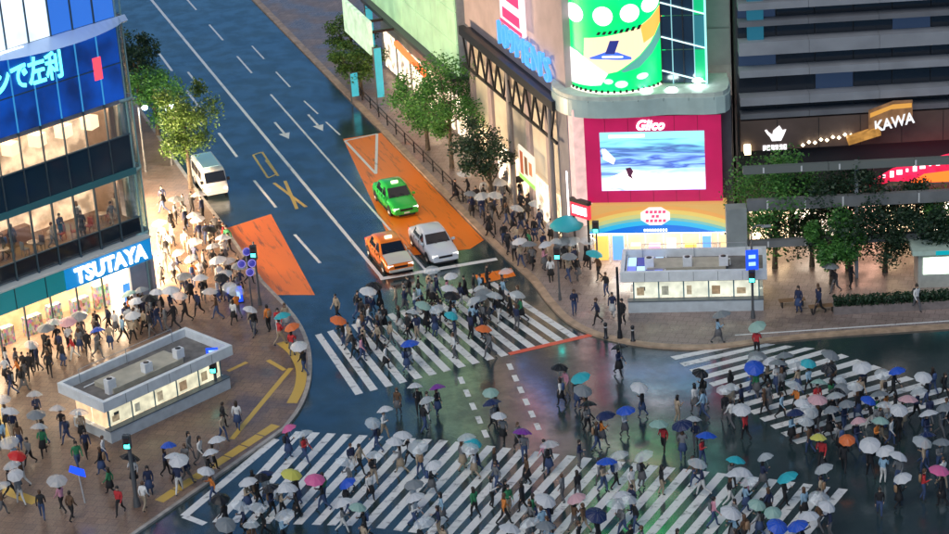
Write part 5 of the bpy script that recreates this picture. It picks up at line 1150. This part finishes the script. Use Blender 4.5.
scatter('near', [(300,445),(560,465),(830,495),(840,560),(230,560),(212,522)], 92, .62, [R(10),R(190),R(-40),R(140)], .55)
scatter('mid', [(350,425),(430,395),(470,385),(560,395),(660,405),(720,450),(600,462),(400,447)], 12, .5, None)
scatter('right', [(690,408),(760,380),(949,388),(949,445),(800,462),(725,440)], 62, .62, [R(-50),R(130)], .5)
scatter('br', [(850,470),(949,462),(949,520),(860,520)], 10, .6, None)
scatter('row', [(0,372),(150,312),(225,318),(80,365),(0,405)], 26, .3, None, .5)
scatter('corner', [(232,312),(283,315),(298,345),(262,362),(236,345)], 9, .4, None)
scatter('plaza', [(0,415),(60,410),(125,462),(232,412),(270,425),(150,512),(0,530)], 36, .5, None)
scatter('tip', [(555,290),(610,285),(630,330),(580,325)], 5, .3, None)
scatter('bench', [(772,285),(949,285),(949,318),(772,318)], 6, .3, None)
scatter('shop', [(165,200),(212,222),(258,292),(240,305),(165,305),(158,250)], 8, .3, None)
scatter('far', [(500,215),(540,240),(595,272),(560,292),(520,268)], 8, .3, None, .55)
# the smaller, farther part of the crowd that nobody could count: one mass each
def crowd(label, poly, n, pu, head, dmin=.5):
    mats = [SKIN[0], SHOE, HAIRM[0]]+[cl('top',c,TOPS[c]) for c in ('black','navy','grey','white','beige')]+[cl('legs',c,LEGS[c]) for c in ('black','blue','grey')]+[UC['clear'],UC['white'],UC['grey'],UC['black'],STEEL]
    mb = MB(); xs = [p[0] for p in poly]; ys = [p[1] for p in poly]; k = tries = 0; cen = None
    while k < n and tries < 5000:
        tries += 1; x, y = rp.uniform(min(xs),max(xs)), rp.uniform(min(ys),max(ys)); p = g(x,y)
        if not inside((x,y), poly) or not free(p, dmin) or any(inside((p.x,p.y), b) for b in NO): continue
        z = ground_z(p); p = g(x,y,z); PLACED.append(p); k += 1; cen = cen or p.copy()
        um = rp.random() < pu; me = rp.choice(VAR[1 if um else 0]); a = (rp.choice(head) if head else rp.uniform(0,6.28))+rp.uniform(-.5,.5)-R(90)
        M = Matrix.Translation(p-cen) @ Matrix.Rotation(a,4,'Z') @ Matrix.Scale(PS*rp.uniform(.92,1.05),4)
        slot = [0, 3+rp.choice([0,0,0,1,2,3,4]), 8+rp.choice([0,0,1,2]), 1, 2]
        o = len(mb.v); mb.v += [tuple(M @ v.co) for v in me.vertices]
        for f in me.polygons: mb.f.append(tuple(i+o for i in f.vertices)); mb.mi.append(slot[f.material_index]); mb.sm.append(True)
        if um:
            M2 = M @ Matrix.Translation((.05,.2,2.08)) @ Matrix.Rotation(rp.uniform(-.2,.2),4,'X') @ Matrix.Rotation(rp.uniform(-.2,.2),4,'Y'); us = 11+rp.choice([0,0,0,1,1,2,3])
            for me2, sl in ((UM[0],us),(UM[1],15)):
                o = len(mb.v); mb.v += [tuple(M2 @ v.co) for v in me2.vertices]
                for f in me2.polygons: mb.f.append(tuple(i+o for i in f.vertices)); mb.mi.append(sl); mb.sm.append(False)
    o = mb.obj('crowd', mats, None, cen); tag(o, label, 'crowd', None, 'stuff')
crowd('dense crowd on the bright pavement right of the bookshop tower', [(160,195),(212,222),(258,292),(240,305),(165,305),(156,250)], 46, .3, None)
crowd('crowd walking on the pavement below the truss canopy', [(452,200),(500,180),(566,240),(600,268),(560,292),(520,268)], 44, .3, None)
crowd('farther walkers bunched on the zebra crossing before the cars', [(335,320),(480,286),(515,295),(520,318),(430,345),(350,368)], 34, .12, AL)
crowd('crowd between the bookshop front and the subway entrance', [(0,372),(150,312),(228,316),(80,362),(0,400)], 30, .3, None)
for k, x in enumerate((.6,2.3,3.5,5.2,6.4,8.3,9.6,10.6,1.5,7.4)):
    person(QF.w(x, .55+.9*(k%3), 5.81), rp.uniform(0,6.28), 'in the cafe window', 'people in the cafe windows', None)
